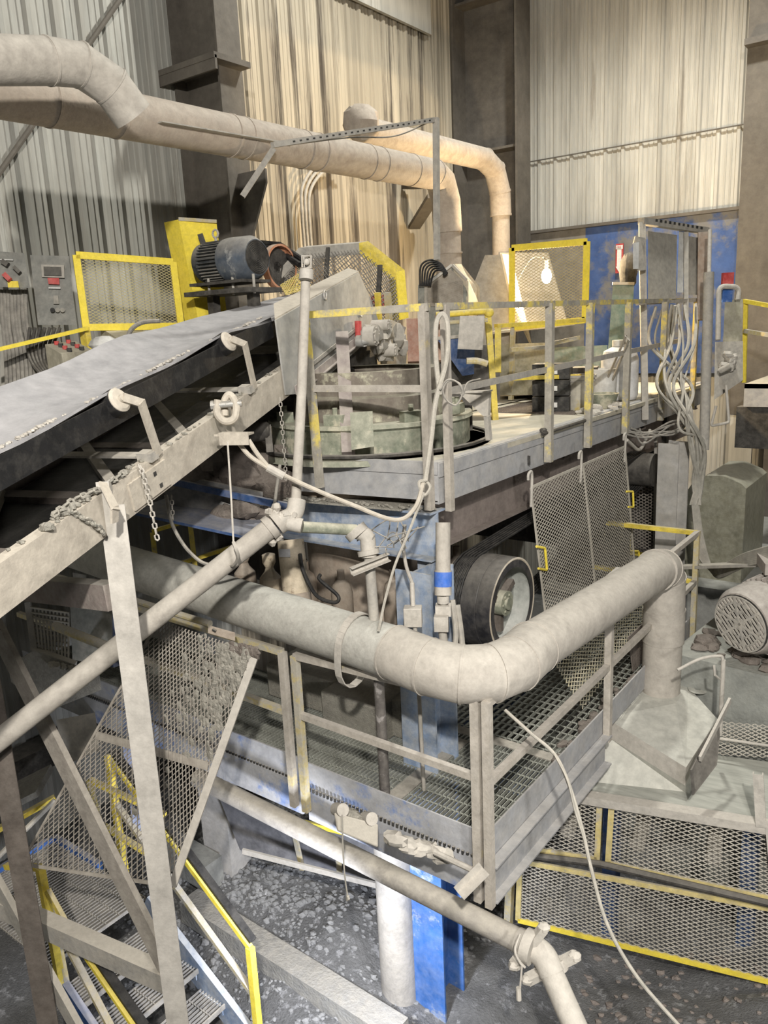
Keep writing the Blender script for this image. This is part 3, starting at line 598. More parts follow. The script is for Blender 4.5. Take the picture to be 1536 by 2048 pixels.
q = M(); q.bar(fD(205, 965, 3.78), fD(232, 1020, 3.74), .055, .012, up=CS); q.bar(fD(229, 1012, 3.74), fD(229, 1045, 3.76), .012, .05, up=CU); q.out('hook_plate', BEIGE, t)
q = M(); q.bar(fD(228, 1192, 4.15), fD(20, 1172, 5.0), .1, .14); q.out('cross_beam', mat('pinkish_brown_steel', (.25, .20, .185), .25, up=.5, dcol=(.42, .40, .35)), t)
q = M(); q.bar(fD(-40, 1190, 5.0), fD(345, 1960, 4.7), .12, .04, up=CU); q.out('diagonal_brace', mat('shaded_brown_steel', (.27, .24, .21), .35, up=.3), t)
q = M(); q.bar(fD(-10, 1805, 5.35), fD(340, 1960, 4.75), .10, .13); q.out('horizontal_brace', GREY, t)
q = M(); q.bar(fD(-20, 1740, 5.3), fD(190, 2120, 4.9), .11, .04, up=CU); q.out('diagonal_brace', GREY, t)
# chains on the stringer
q = M(); P = [C(1.06, -.02, .13), C(1.02, -.06, .10), C(1.02, -.06, -.05), C(1.0, -.06, -.28)]; q.chain(P, .045, .005); q.out('chain', PALE, label='short light chain hanging beside the top of the trestle leg', cat='chain')
q = M(); q.chain([C(.95, 0, .13), C(.75, 0, .13), C(.6, .04, .14), C(.45, .05, .13), C(.5, .0, .14), C(.62, -.03, .0), C(.66, -.03, -.07)], .05, .008)
q.out('chain', MUDG, label='dust-caked chain heaped on top of the near conveyor stringer', cat='chain')
q = M()
for i in range(22): q.lump(C(random.uniform(.35, 1.0), random.uniform(0, .06), .12), random.uniform(.01, .028), (1.3, 1, .8), 3)
for i in range(70): q.lump(C(random.uniform(-.4, 3.0), random.uniform(0.01, .06), .112), random.uniform(.006, .018), (1.4, 1, .6), 3)
q.out('stringer_dirt', MUDG, label='dirt crumbs lying along the top of the near conveyor stringer', cat='dirt', kind='stuff')
q = M(); a = fD(560, 795, 5.6); q.chain([a, fD(570, 925, 5.65), fD(572, 960, 5.7)], .045, .004); q.out('chain', PALE, label='thin chain hanging straight down right of the shackle under the conveyor', cat='chain')
q = M(); q.chain([fD(343, 990, 5.0), fD(346, 1040, 5.0)], .04, .004); q.out('chain', GREY, label='short chain hanging below the stringer right of the trestle leg', cat='chain')
# shackle, bracket, sling
t = thing('bow_shackle', C(1.97, -.04, .12), 'big bow shackle and pin standing on the near conveyor stringer', 'shackle')
cc = fD(455, 812, 4.72)
def cp(x, y, d=0): return fD(x, y, 4.72 + d)
q = M(); q.tube(arcpts([cp(436, 800), cp(433, 828), cp(448, 845), cp(470, 840), cp(474, 812), cp(466, 795)], .05), .024, 10); q.out('bow', BEIGE, t)
q = M(); q.tube(arcpts([cp(450, 832, .05), cp(448, 800, .05), cp(458, 786, .05), cp(470, 800, .05), cp(470, 836, .05)], .05), .022, 10); q.out('bow', BEIGE, t)
q = M(); q.cyl(cp(424, 811), cp(484, 806), .02, 12); q.cyl(cp(422, 811), cp(428, 810.5), .028, 8); q.out('pin', STEEL, t)
q = M(); q.bar(fD(437, 868, 4.75), fD(500, 868, 4.70), .12, .012); q.bar(fD(439, 878, 4.66), fD(497, 877, 4.60), .01, .075); q.out('bracket', BEIGE, label='flat angle bracket welded to the near stringer below the shackle', cat='bracket')
ROPEW = [(478, 890, 4.7), (505, 912, 4.72), (532, 932, 4.74)]
t = thing('wire_sling', fD(620, 990, 4.6), 'thick wire rope sling swooping from the shackle bracket to the deck corner', 'rope')
q = M(); q.tube(spline([fD(472, 880, 4.7), fD(500, 912, 4.7), fD(535, 935, 4.7)]), .014, 8); q.tube(spline([fD(497, 880, 4.68), fD(515, 908, 4.7), fD(537, 935, 4.7)]), .014, 8)
q.tube(spline([fD(535, 935, 4.7), fD(620, 975, 4.72), fD(700, 1008, 4.75), fD(790, 1040, 4.8), fD(830, 1015, 4.85), fD(848, 960, 4.9)]), .014, 8); q.out('rope_run', BEIGE, t)
M().tube([fD(535, 935, 4.7), fD(568, 953, 4.71)], .025, 10).out('swage_sleeve', PALE, t)
q = M(); q.tube(spline([fD(850, 965, 4.92), fD(862, 880, 4.95), fD(872, 800, 4.98), fD(893, 720, 5.0), fD(895, 650, 5.0), fD(884, 628, 5.0), fD(872, 650, 5.0), fD(872, 720, 5.0), fD(880, 790, 5.0)]), .017, 8)
q.tube(spline([fD(840, 1000, 4.9), fD(850, 965, 4.9), fD(860, 975, 4.88), fD(848, 990, 4.88), fD(838, 965, 4.88), fD(855, 960, 4.88)]), .010, 6); q.out('rope_coil', ROPE, label='rope looped over the corner post of the upper guardrail and knotted', cat='rope')
q = M(); q.tube(spline([fD(880, 780, 4.96), fD(895, 760, 4.96), fD(915, 765, 4.96), fD(925, 785, 4.96), fD(912, 810, 4.96), fD(893, 800, 4.96), fD(886, 780, 4.96), fD(898, 762, 4.97), fD(920, 768, 4.97), fD(926, 790, 4.97), fD(935, 766, 5.0), fD(960, 758, 5.3)]), .006, 6); q.out('wire_coil', CABLE, label='small coil of grey wire hung on the upper guardrail right of the corner', cat='wire')
q = M(); q.tube(spline([fD(848, 985, 4.88), fD(815, 1070, 4.86), fD(790, 1130, 4.85), fD(770, 1200, 4.85), fD(757, 1262, 4.88)]), .009, 6); q.out('tie_rope', ROPE, label='thin rope running from the knot down to the strap on the foreground duct', cat='rope')
q = M(); q.tube(spline([fD(455, 880, 4.65), fD(462, 990, 4.55), fD(467, 1085, 4.5)]), .006, 6); q.tube(spline([fD(467, 1085, 4.5), fD(472, 1098, 4.45), fD(476, 1115, 4.5), fD(468, 1130, 4.6), fD(455, 1128, 4.7)]), .011, 6); q.out('pipe_hanger', PALE, label='hanger rod and loop carrying the slanting pipe below the conveyor', cat='hanger')
# slanting pipe, couplings, standpipe
t = thing('slanting_pipe', fD(300, 1250, 4.45), 'dusty water pipe slanting from a coupling down to the left edge', 'pipe')
q = M(); q.cyl(fD(548, 1050, 4.75), fD(-60, 1525, 4.4), .062, 24); q.out('pipe_run', DUCT, t)
for x, y in ((541, 1055), (556, 1044)):
    q = M(); a = fD(x, y, 4.75); d_ = (fD(548, 1050, 4.75) - fD(0, 1480, 4.43)).normalized(); q.cyl(a - d_ * .02, a + d_ * .02, .076, 20); q.lump(a + V((0, 0, .09)), .03, (1, 1, 1), 4); q.lump(a - V((0, 0, .09)), .03, (1, 1, 1), 4); q.out('coupling', DUCT, t)
q = M(); q.tube(arcpts([fD(556, 1044, 4.75), fD(590, 1030, 4.78), fD(594, 1000, 4.8)], .1), .055, 16); q.cyl(fD(575, 1046, 4.75), fD(604, 1052, 4.75), .045, 16)
for i in range(9): q.lump(fD(random.uniform(550, 600), random.uniform(1022, 1040), 4.73), random.uniform(.015, .03), (1, 1, 1), 4)
q.out('fitting', PALE, t)
q = M(); q.tube([fD(590, 1035, 4.8), fD(603, 790, 4.9), fD(612, 545, 5.05)], .031, 14); q.out('standpipe', DUCT, t)
q = M(); q.cyl(fD(612, 560, 5.0), fD(613, 540, 5.0), .045, 14); q.tube([fD(604, 535, 5), fD(604, 512, 5), fD(622, 512, 5), fD(622, 535, 5)], .007, 5, closed=True); q.tube([fD(608, 535, 4.97), fD(608, 514, 4.97), fD(618, 514, 5.03), fD(618, 535, 5.03)], .007, 5, closed=True); q.ball(fD(613, 524, 5), .022, 6); q.out('spray_head', PALE, t)
t = thing('drop_pipe', fZ(770, 1590, WZ), 'thin pipe with elbow coupling dropping behind the big duct to the grating', 'pipe')
q = M(); q.tube([fD(738, 1110, 5.0), fD(756, 1340, 5.15)], .034, 14); q.out('pipe_run', GREY, t)
q = M(); q.tube([fD(756, 1330, 5.14), fD(770, 1585, 5.42)], .036, 14); q.out('lower_pipe_run', mat('dark_mottled_pipe', (.10, .09, .085), .1, up=.3, patch=(.3, .28, .27), pamt=.4, pscale=8), t)
q = M(); q.tube(arcpts([fD(712, 1062, 5.0), fD(735, 1070, 5.0), fD(738, 1115, 5.0)], .08), .05, 14); q.cyl(fD(708, 1058, 5), fD(718, 1070, 5), .075, 14); q.cyl(fD(736, 1100, 5), fD(738, 1110, 5), .07, 14); q.out('elbow_coupling', PALE, t)
q = M(); q.cyl(fD(604, 1054, 4.85), fD(712, 1060, 5.0), .036, 14); q.out('header_pipe', GREEN, label='short horizontal pipe between the two dusty couplings below the deck', cat='pipe')
q = M(); q.chan(fD(700, 1142, 4.9), fD(775, 1112, 5.0), .04, .05, .005); q.out('slotted_channel', PALE, label='short slotted channel sticking out at the top of the blue column', cat='bracket')
q = BU()
for i in range(9):
    a = fD(790 + random.uniform(-20, 20), 1085 + random.uniform(-15, 15), 5.0); q.tube(spline([a, a + V((random.uniform(-.1, .1), random.uniform(-.1, .1), random.uniform(.02, .12))), a + V((random.uniform(-.22, .22), random.uniform(-.15, .15), random.uniform(-.06, .12)))]), .004, 5)
q.out('loose_wires', CABLE, label='tangle of cut wires on top of the blue column under the deck', cat='wires', part='wire')
# ================================================================ CRUSHER
CX, CY = -4.15, 5.35
t = thing('cone_crusher', (CX, CY, 2.0), 'large dust-coated cone crusher standing through the upper deck', 'crusher')
cc = (CX, CY, 0)
q = M(); q.rev(cc, (0, 0, 1), [(.50, 4.76), (.60, 4.76), (.60, 4.58), (.64, 4.56), (.66, 4.36), (.70, 4.36), (.70, 4.22), (.5, 4.2)], 48); q.out('bowl', mat('stained_bowl_casting', (.16, .13, .11), .2, up=.4, scale=3, patch=(.50, .48, .36), pamt=.43, pscale=3.5, dcol=(.45, .43, .34)), t)
q = M(); q.rev(cc, (0, 0, 1), [(.45, 4.38), (.86, 4.38), (.87, 4.35), (.84, 4.33), (.84, 4.14), (1.02, 4.14), (1.03, 4.10), (.6, 4.08)], 48); q.out('adjustment_ring', GREEN, t)
for k in range(8):
    q = M(); g = k * .785 + .3; p = V((CX + .76 * math.cos(g), CY + .76 * math.sin(g), 4.42)); q.box(p, (.16, .09, .08), g + 1.57); q.cyl(p + V((0, 0, .03)), p + V((0, 0, .09)), .02, 8); q.out('clamp_lug', GREEN, t)
q = M(); q.tube([(CX + 1.0 * math.cos(g / 24 * 6.283), CY + 1.0 * math.sin(g / 24 * 6.283), 4.17) for g in range(24)], .018, 6, closed=True); q.out('seal_hose', DARK, t)
q = M(); q.rev(cc, (0, 0, 1), [(.66, 4.0), (.80, 3.98), (.80, 3.80), (.66, 3.74), (.62, 3.5), (.60, 2.9), (.66, 2.75), (.66, 2.55), (.50, 2.4), (.50, 2.1)], 48); q.out('main_frame', TAN, t)
q = M(); q.box((CX, CY - .1, 2.05), (1.5, 1.3, .32)); q.box((CX + .35, CY - .75, 2.05), (.6, .35, .34)); q.out('base_frame', MUDG, t, bevel=.02)
for k in range(6):
    g = -2.6 + k * .62; p = V((CX + .70 * math.cos(g), CY + .70 * math.sin(g), 0))
    q = M(); q.rev(p, (0, 0, 1), [(0, 2.62), (.06, 2.64), (.09, 2.7), (.09, 3.0), (.07, 3.08), (.03, 3.12), (.03, 3.2), (0, 3.2)], 18); q.out('accumulator', TAN, t)
q = M(); q.cyl((CX + .4, CY, 2.92), (-3.25, CY, 2.92), .22, 28); q.cyl((-3.3, CY, 2.92), (-2.95, CY, 2.92), .07, 16); q.rev((-3.25, CY, 2.92), (1, 0, 0), [(.16, 0), (.27, 0), (.27, .04), (.1, .04)], 28); q.out('countershaft_box', DARK, t)
# drum on crusher
t = thing('oil_accumulator', fD(585, 1190, 5.9), 'cream oily cylinder with a silver plate in front of the crusher', 'cylinder')
a, b = fD(581, 1080, 5.85), fD(592, 1185, 5.85)
q = M(); q.tube([a, b], .098, 24, caps=False); q.tube([a + (b - a) * .08, b], .092, 24); q.out('cylinder_body', CREAM, t)
q = M(); d_ = (b - a); q.box(fD(569, 1106, 5.745), (.085, .008, .06), .42); q.out('silver_plate', mat('silver_label', (.6, .6, .62), .05, metal=.3, bump=0), t)
q = M(); q.cyl(b, b + d_ * .25, .11, 20); q.out('cylinder_foot', TAN, t)
for x, y, lab in ((541, 1160, 'cream oily ball valve left of the oily cylinder'), (490, 1150, 'brown dusty ball-shaped accumulator behind the slanting pipe')):
    q = M(); q.rev(fD(x, y, 6.0) - V((0, 0, .12)), (0, 0, 1), [(0, -.02), (.06, 0), (.085, .06), (.08, .14), (.04, .19), (.03, .22), (.05, .26), (.05, .32), (0, .34)], 20); q.out('ball_accumulator', CREAM if x > 520 else TAN, label=lab, cat='valve')
q = M(); q.tube(spline([fD(600, 1108, 5.75), fD(606, 1140, 5.7), fD(632, 1190, 5.7), fD(668, 1205, 5.7), fD(676, 1192, 5.7), fD(640, 1160, 5.75), fD(640, 1150, 5.8)]), .014, 8); q.out('hydraulic_hose', RUB, label='black hydraulic hose curling from the oily cylinder to the crusher frame', cat='hose')
q = M(); q.tube(spline([fD(332, 990, 5.2), fD(345, 1050, 5.2), fD(380, 1105, 5.2), fD(425, 1130, 5.2), fD(500, 1110, 5.4), fD(540, 1050, 5.5), fD(560, 930, 5.6)]), .012, 8); q.out('sagging_hose', CABLE, label='grey hose sagging below the conveyor right of the trestle leg', cat='hose')
# pulley and belts
t = thing('drive_sheave', (-2.77, 5.25, 2.58), 'large black grooved pulley with spoked pale dished face and drive belts', 'pulley')
pc = V((-2.77, CY - .08, 2.93)); R2 = .375
q = M(); pr = [(.30, 0), (R2, 0), (R2, -.12), (R2 - .004, -.125), (R2, -.13), (R2, -.24)]
for k in range(5): x = -.25 - k * .032; pr += [(R2, x), (R2 - .0, x - .008), (R2 - .03, x - .016), (R2, x - .024)]
pr += [(R2, -.42), (.28, -.42)]
q.rev(pc, (1, 0, 0), pr, 56); q.out('grooved_rim', mat('glossy_black_rim', (.03, .03, .035), .04, up=.25, rough=.35, patch=(.4, .4, .4), pamt=.30, pscale=14, bump=.1), t)
q = M(); q.rev(pc, (1, 0, 0), [(R2, .0), (R2 - .012, .006), (R2 - .02, 0)], 56); q.out('rim_edge', mat('rusty_edge', (.45, .38, .28), .3, bump=0), t)
q = M(); q.rev(pc, (1, 0, 0), [(.355, -.02), (.335, -.12), (.32, -.16), (.10, -.16)], 48); q.out('dished_face', mat('green_grey_dish', (.34, .36, .33), .35, dcol=(.45, .45, .42)), t)
for k in range(3):
    g = k * 2.094 + .5; d_ = V((0, math.cos(g), math.sin(g))); q = M(); q.bar(pc + d_ * .07 + V((-.13, 0, 0)), pc + d_ * .24 + V((-.13, 0, 0)), .05, .07, up=(1, 0, 0)); q.out('spoke', BROWN, t)
q = M(); q.cyl(pc - V((.16, 0, 0)), pc - V((.05, 0, 0)), .10, 24); q.cyl(pc - V((.06, 0, 0)), pc - V((.03, 0, 0)), .05, 18)
for k in range(6): g = k * 1.047; q.cyl(pc + V((-.06, .068 * math.cos(g), .068 * math.sin(g))), pc + V((-.04, .068 * math.cos(g), .068 * math.sin(g))), .012, 8)
q.out('hub', GREEN, t)
q = M(); p2 = V((0, 9.0, 3.35)); r1, rr = R2 + .004, .2
for k in range(6):
    x = pc.x - .27 - k * .028; lp = [V((x, pc.y + r1 * math.cos(R_(g)), pc.z + r1 * math.sin(R_(g)))) for g in range(100, 281, 20)] + [V((x, p2.y + rr * math.cos(R_(g)), p2.z + rr * math.sin(R_(g)))) for g in range(-80, 101, 30)]
    q.tube(lp, .011, 6, closed=True)
q.out('drive_belts', RUB, t)
q = M(); q.cyl((pc.x - .45, 9.0, 3.35), (pc.x - .13, 9.0, 3.35), .19, 28); q.out('motor_sheave', DARK, t)
q = M(); q.cyl((pc.x - 1.25, 9.0, 3.35), (pc.x - .5, 9.0, 3.35), .3, 28); q.box((pc.x - .85, 9.0, 2.5), (.7, .6, 1.15)); q.out('belt_drive_motor', DARK, label='dark motor under the far end of the upper deck driving the belts', cat='motor')
# pvc tube and boxes on the column
t = thing('plastic_tube', fD(888, 1190, 5.15), 'upright dusty plastic tube with blue tape in front of the big pulley', 'tube')
a, b = fD(886, 1045, 5.1), fD(886, 1190, 5.1)
q = M(); q.cyl(a, a + (b - a) * .7, .048, 20); q.cyl(a + (b - a) * .66, b, .055, 20); q.out('tube_body', DUCT, t)
q = M(); q.rev(a + (b - a) * .68, (b - a), [(.0565, 0), (.0575, .005), (.0575, .09), (.0565, .095)], 20, ); q.out('blue_tape', mat('blue_tape', (.03, .16, .65), .1, up=.1, bump=0), t)
q = M(); q.cyl(b, b + V((0, 0, -.05)), .04, 14); q.cyl(b + V((0, 0, -.05)), b + V((0, 0, -.22)), .022, 12); q.box(b + V((0, 0, -.10)), (.1, .07, .07), .5); q.out('tube_fitting', PALE, t)
q = M(); a = fD(883, 1245, 5.1); q.box(a, (.09, .08, .1), .5); q.tube([a, fD(895, 1350, 5.25), fD(905, 1395, 5.35)], .028, 12); q.out('conduit_elbow', PALE, label='pale conduit body and pipe below the taped plastic tube', cat='conduit')
for x0, pts in ((0, ((905, 1200), (912, 1270), (905, 1330), (912, 1400))), (1, ((915, 1210), (925, 1300), (918, 1400)))):
    q = M(); q.tube(spline([fD(x, y, 5.4) for x, y in pts]), .02, 8); q.out('hose', GREY, label=('mottled grey hose hanging left of the big pulley rim', 'thin grey hose hanging right beside the mottled hose at the pulley')[x0], cat='hose')
t = thing('junction_box', fD(828, 1250, 5.3), 'small pale junction box with conduit on the face of the blue column', 'box')
q = M(); q.box(fD(826, 1232, 5.25), (.12, .09, .13), .55); q.out('box_body', PALE, t, bevel=.006)
q = M(); q.tube([fD(826, 1212, 5.25), fD(824, 1165, 5.25)], .016, 10); q.tube(spline([fD(824, 1165, 5.25), fD(812, 1130, 5.2), fD(806, 1085, 5.15), fD(810, 1050, 5.1)]), .012, 8); q.tube([fD(830, 1252, 5.25), fD(835, 1330, 5.35), fD(848, 1580, 5.6)], .014, 10); q.out('conduit', PALE, t)
# muddy tray under conveyor
t = thing('muddy_tray', fD(450, 1030, 6.2), 'dark tray piled with brown caked dust under the conveyor left of the deck', 'tray')
q = M(); q.bar(fD(330, 960, 6.0), fD(600, 1018, 5.6), .03, .05); q.bar(fD(300, 1010, 6.0), fD(530, 1058, 5.7), .5, .02); q.out('tray_plate', BLUEDK, t)
q = M()
def moundpx(q, pts, d, r):
    for x, y in pts: q.lump(fD(x, y, d + random.uniform(-.05, .1)), r * random.uniform(.8, 1.2), (1.2, 1, .8), 7, .14)
moundpx(q, [(400, 960), (430, 925), (470, 920), (510, 915), (540, 930), (480, 955), (520, 965), (440, 965), (545, 965)], 6.3, .19); q.out('caked_heap', MUD, t)
q = M(); moundpx(q, [(450, 1030), (490, 1015), (520, 1020), (540, 1030), (500, 1038)], 5.9, .10); q.out('lower_heap', MUD, t)
q = M(); q.plate([fD(x, y, 6.0) for x, y in ((330, 985), (345, 1012), (415, 1030), (520, 1002), (520, 985), (400, 960))], (0, .03, 0)); q.out('tray_side', mat('slate_plate', (.16, .17, .19), .25, up=.4), t)
# yellow rails below conveyor, far left lower level
t = thing('guard_barrier', fD(350, 1150, 6.6), 'yellow guard frame in the dark behind the slanting pipe', 'guard frame')
for a, b in (((305, 1065), (312, 1130)), ((380, 1045), (392, 1150)), ((305, 1062), (380, 1040)), ((335, 1135), (470, 1092))): M().bar(fD(*a, 6.6), fD(*b, 6.6), .04, .03).out('frame_bar', YEL, t)
t = thing('screen_box', fY(90, 1300, 4.6), 'dusty box with a woven wire screen at the lower left under the conveyor', 'box')
q = M()
for k in range(11): q.bar(fD(62 + k * 7.5, 1212 + k * 1.5, 7.0), fD(72 + k * 6.5, 1292 + k * 3, 6.95), .014, .012)
for k in range(9): q.bar(fD(60 + k * 1.2, 1215 + k * 10, 6.98), fD(138, 1226 + k * 10, 6.98), .014, .012)
q.out('wire_screen', MESHG, t)
q = M(); q.bar(fD(55, 1205, 7.0), fD(68, 1300, 6.95), .05, .05); q.bar(fD(68, 1300, 6.95), fD(150, 1330, 6.9), .06, .05); q.out('box_frame', GREY, t)
q = M(); q.hexa([fD(x, y, d) for d in (7.1, 7.6) for x, y in ((140, 1200), (225, 1215), (225, 1330), (145, 1320))]); q.out('grey_case', mat('green_grey_case', (.20, .22, .20), .3, up=.4), label='plain green-grey case standing left of the trestle leg', cat='case')
q = M(); a = [fD(x, y, 6.6) for x, y in ((15, 1330), (65, 1300), (200, 1345), (100, 1385))]; q.plate(a, (0, 0, -.16)); q.out('dusty_slab', MUDG, label='dust-covered slab with wire marks at the lower left', cat='slab', bevel=.01)
q = M()
for i in range(5): q.lump(fD(110 + i * 14, 1330 + i * 3, 6.55), .05, (1.6, .8, .5), 5, .3)
q.out('dust_lumps', MUDG, label='lumps of dust resting on the slab at the lower left', cat='dust', kind='stuff')
q = M(); q.cyl(fD(110, 1252, 6.0), fD(225, 1297, 5.7), .035, 12); q.out('yellow_pipe_rail', YELD, label='short round yellow rail end pointing left beside the trestle leg', cat='rail')
q = M(); q.cyl(fD(110, 1152, 6.6), fD(420, 1248, 5.5), .025, 10); q.out('yellow_pipe_rail', YELD, label='long thin yellow rail behind the big duct and the trestle leg', cat='rail')
for x, lab in ((222, 'dark blue post behind the trestle leg beside the green-grey case'),):
    q = M(); q.bar(fD(210, 1190, 7.2), fD(240, 1330, 7.2), .14, .10); q.out('blue_post', BLUEDK, label=lab, cat='post')
q = M(); q.hexa([fD(x, y, d) for d in (7.3, 7.7) for x, y in ((145, 1145), (172, 1150), (176, 1180), (150, 1175))]); q.out('small_motor_box', BOXG2, label='small grey terminal box seen between stringer and duct at the left', cat='box')

t = thing('yellow_guard_plates', fD(380, 780, 6.6), 'bright yellow guard plates glimpsed beneath the belt between the idlers', 'guard')
for pts in (((410, 762), (468, 738), (466, 700), (440, 738)), ((298, 832), (362, 806), (360, 795), (300, 803))):
    q = M(); q.plate([fD(x, y, 6.6) for x, y in pts], (0, .02, 0)); q.out('plate', YELB, t)

M().bar(fD(684, 668, 6.3), fD(697, 908, 5.95), .10, .08).out('chute_post', mat('pink_grey_post', (.33, .27, .27), .25, up=.3, scale=4), label='pinkish grey upright post between the head chute and the deck', cat='post')
M().hexa([fD(x, y, d) for d in (5.75, 5.8) for x, y in ((700, 825), (745, 822), (748, 893), (703, 900))]).out('green_bracket_plate', GREEN, label='mottled green-yellow plate bracket right of the pinkish post', cat='plate')
# ================================================================ MESH GUARDS
def mesh_panel(t, c, dw, dh, sw, m, frame=None, fw=.035, nm='expanded_mesh'):
    c = [V(p) for p in c]; q = M(); q.expm(*c, dw=dw, dh=dh, sw=sw); q.out(nm, m, t, smooth=False)
    if frame:
        nr = (c[1] - c[0]).cross(c[3] - c[0]).normalized()
        for i in range(4):
            q = M(); q.bar(c[i], c[(i + 1) % 4], fw, fw * .35, up=nr); q.out('frame_bar', frame, t)
# hanging mesh guard at the drive
t = thing('mesh_guard', fX(1175, 1200, -2.86), 'tall dusty expanded-mesh guard hooked on the upper deck beam beside the pulley', 'guard')
c = [fX(1062, 975, -2.88), fX(1250, 893, -2.88), fX(1272, 1160, -2.84), fX(1098, 1290, -2.80)]
mesh_panel(t, c, .075, .036, .0065, MESHG, None)
q = M(); nr = (c[1] - c[0]).cross(c[3] - c[0]).normalized()
for a, b in ((c[0], c[3]), (c[1], c[2]), (c[0], c[1]), ((c[0] + c[1]) / 2, (c[2] + c[3]) / 2)): M().bar(a, b, .022, .012, up=nr).out('frame_bar', MESHG, t)
for k, x in enumerate((0.0, .47, .995)):
    a = c[0].lerp(c[1], x); q = M(); q.tube(arcpts([a - V((0, 0, .16)), a + V((.01, 0, .10)), a + V((.02, -.03, .15)), a + V((.02, -.09, .13)), a + V((.02, -.09, .08))], .05), .012, 8); q.out('hook', PALE, t)
for pts in (((1073, 1093), (1090, 1096), (1094, 1140), (1077, 1137)),): M().tube(arcpts([fX(x, y, -2.82) for x, y in pts], .02), .011, 8).out('handle', YELB, t)
for pts in (((1253, 983), (1266, 983), (1267, 1014), (1256, 1014)), ((1262, 1102), (1277, 1102), (1281, 1128))): M().tube(arcpts([fX(x, y, -2.86) for x, y in pts], .02), .011, 8).out('handle', YELB, t)
t = thing('mesh_guard', fX(1200, 1350, -2.5), 'yellow-brown mesh guard leaning outward behind the right walkway rail', 'guard')
c = [fX(1076, 1276, -2.72), fX(1238, 1136, -2.72), fX(1320, 1210, -2.35), fX(1165, 1418, -2.35)]
mesh_panel(t, c, .065, .032, .0065, MESHY, None)
M().bar(c[0], c[1], .05, .02, up=(0, 1, 1)).out('top_bar', PALE, t)
q = M(); q.plate([c[2] + V((0, -.9, -.02)), c[2] + V((0, .2, -.02)), c[2] + V((.05, .2, -.35)), c[2] + V((.05, -.9, -.35))], (.01, 0, 0)); q.out('lower_sheet', MUD, t)
# big leaning mesh gate at lower left
t = thing('mesh_gate', fD(250, 1500, 4.9), 'large dust-crusted expanded-mesh panel hanging crooked below the conveyor', 'mesh panel')
c = [fD(318, 1240, 5.1), fD(512, 1305, 4.9), fD(345, 1772, 4.75), fD(42, 1728, 5.1)]
mesh_panel(t, c, .032, .062, .0052, MESHB, None)
nr = (c[1] - c[0]).cross(c[3] - c[0]).normalized()
M().bar(c[1], c[2], .05, .012, up=nr).out('edge_bar', PALE, t); M().bar(c[3], c[2], .02, .012, up=nr).out('edge_bar', MESHB, t); M().bar(c[0], c[3], .015, .01, up=nr).out('edge_bar', MESHB, t)
def gp(u, v): return c[0] * (1 - u) * (1 - v) + c[1] * u * (1 - v) + c[2] * u * v + c[3] * (1 - u) * v
M().bar(gp(0.02, .47), gp(.95, .5), .05, .012, up=nr).out('cross_bar', MESHB, t)
q = M(); nn = nr if nr.y < 0 else -nr
for i in range(260):
    u = 1 - abs(random.gauss(0, .20)) - .06; v = abs(random.gauss(.10, .20))
    if .3 < u < .99 and v < .75: q.lump(gp(u, v), random.uniform(.012, .034), (1, .35, 1.1), 3)
q.out('dust_crust', MUDG, t, kind='stuff')
q = M()
for i in range(26): q.lump(gp(random.uniform(.75, 1.0), random.uniform(-.01, .02)), random.uniform(.02, .035), (1.1, .5, 1), 4)
q.out('mud_lip', MUD, t, kind='stuff')
# right lower guards
GQ = fY(1200, 1590, 5.45); gh = ray(-2500, 1010); gh = -V((gh.x, gh.y, 0)).normalized(); gn = V((-gh.y, gh.x, 0)); gd = -ray(-2500, 1010).normalized()
def G(px, py, off=0): r = ray(px, py); q0 = GQ + gn * off - EYE; return EYE + r * (q0.dot(gn) / r.dot(gn))
MESHR = mat('pale_guard_mesh', (.62, .58, .50), .25, up=.2, bump=0)
YP = mat('worn_yellow_frame', (.74, .60, .22), .22, up=.5, scale=8, patch=(.46, .42, .34), pamt=.42, pscale=6)
for lab, cc4 in (('left upper expanded-mesh guard tucked under the walkway corner, yellow framed', [G(1060, 1572), G(1200, 1594), G(1194, 1718), G(1045, 1694)]),
                 ('right upper expanded-mesh guard below the suction hood, yellow framed', [G(1224, 1600), G(1580, 1652), G(1580, 1805), G(1216, 1726)]),
                 ('long lower expanded-mesh guard with bright yellow bottom bar, lower right', [G(1040, 1722, .0), G(1600, 1828, .0), G(1600, 1978, .0), G(1036, 1840, .0)])):
    t = thing('mesh_guard', cc4[3], lab, 'guard'); mesh_panel(t, cc4, .075, .036, .0058, MESHR, None)
    nr = gn
    for i, m_ in ((1, YP), (2, YP), (3, YP)) if 'lower exp' not in lab else ((0, YP), (2, YELB), (3, YP)):
        M().bar(cc4[i], cc4[(i + 1) % 4], .045, .02, up=nr).out('frame_bar', m_, t)
M().bar(G(1005, 1740, .05), G(1600, 1860, .05), .05, .05, up=gn)
q = M(); q.tube([G(1010, 1705, -.05), G(1200, 1728, -.05), G(1600, 1822, -.05)], .028, 10); q.out('black_hose', DARK, label='black round conduit running between the upper and lower mesh guards', cat='conduit')
M().bar(G(1022, 1728), vz(G(1012, 1728), -.35), .06, .06).out('yellow_post', YELD, label='dim yellow post at the left end of the lower mesh guard', cat='post')
M().bar(G(1100, 1800, .6), G(1010, 1990, .4), .06, .04).out('diagonal_brace', GREY, label='grey diagonal brace behind the lower elbow under the mesh guards', cat='brace')
t = thing('lower_conveyor', G(1350, 1620, .4), 'low belt conveyor with dusty grey belt passing under the suction hood', 'conveyor')
n1, n2 = G(1130, 1588), G(1600, 1664)
d2 = (n2 - n1).normalized(); M().bar(n1 - d2 * .8, n2, .10, .07, up=(0, 0, 1)).out('edge_beam', PALE, t)
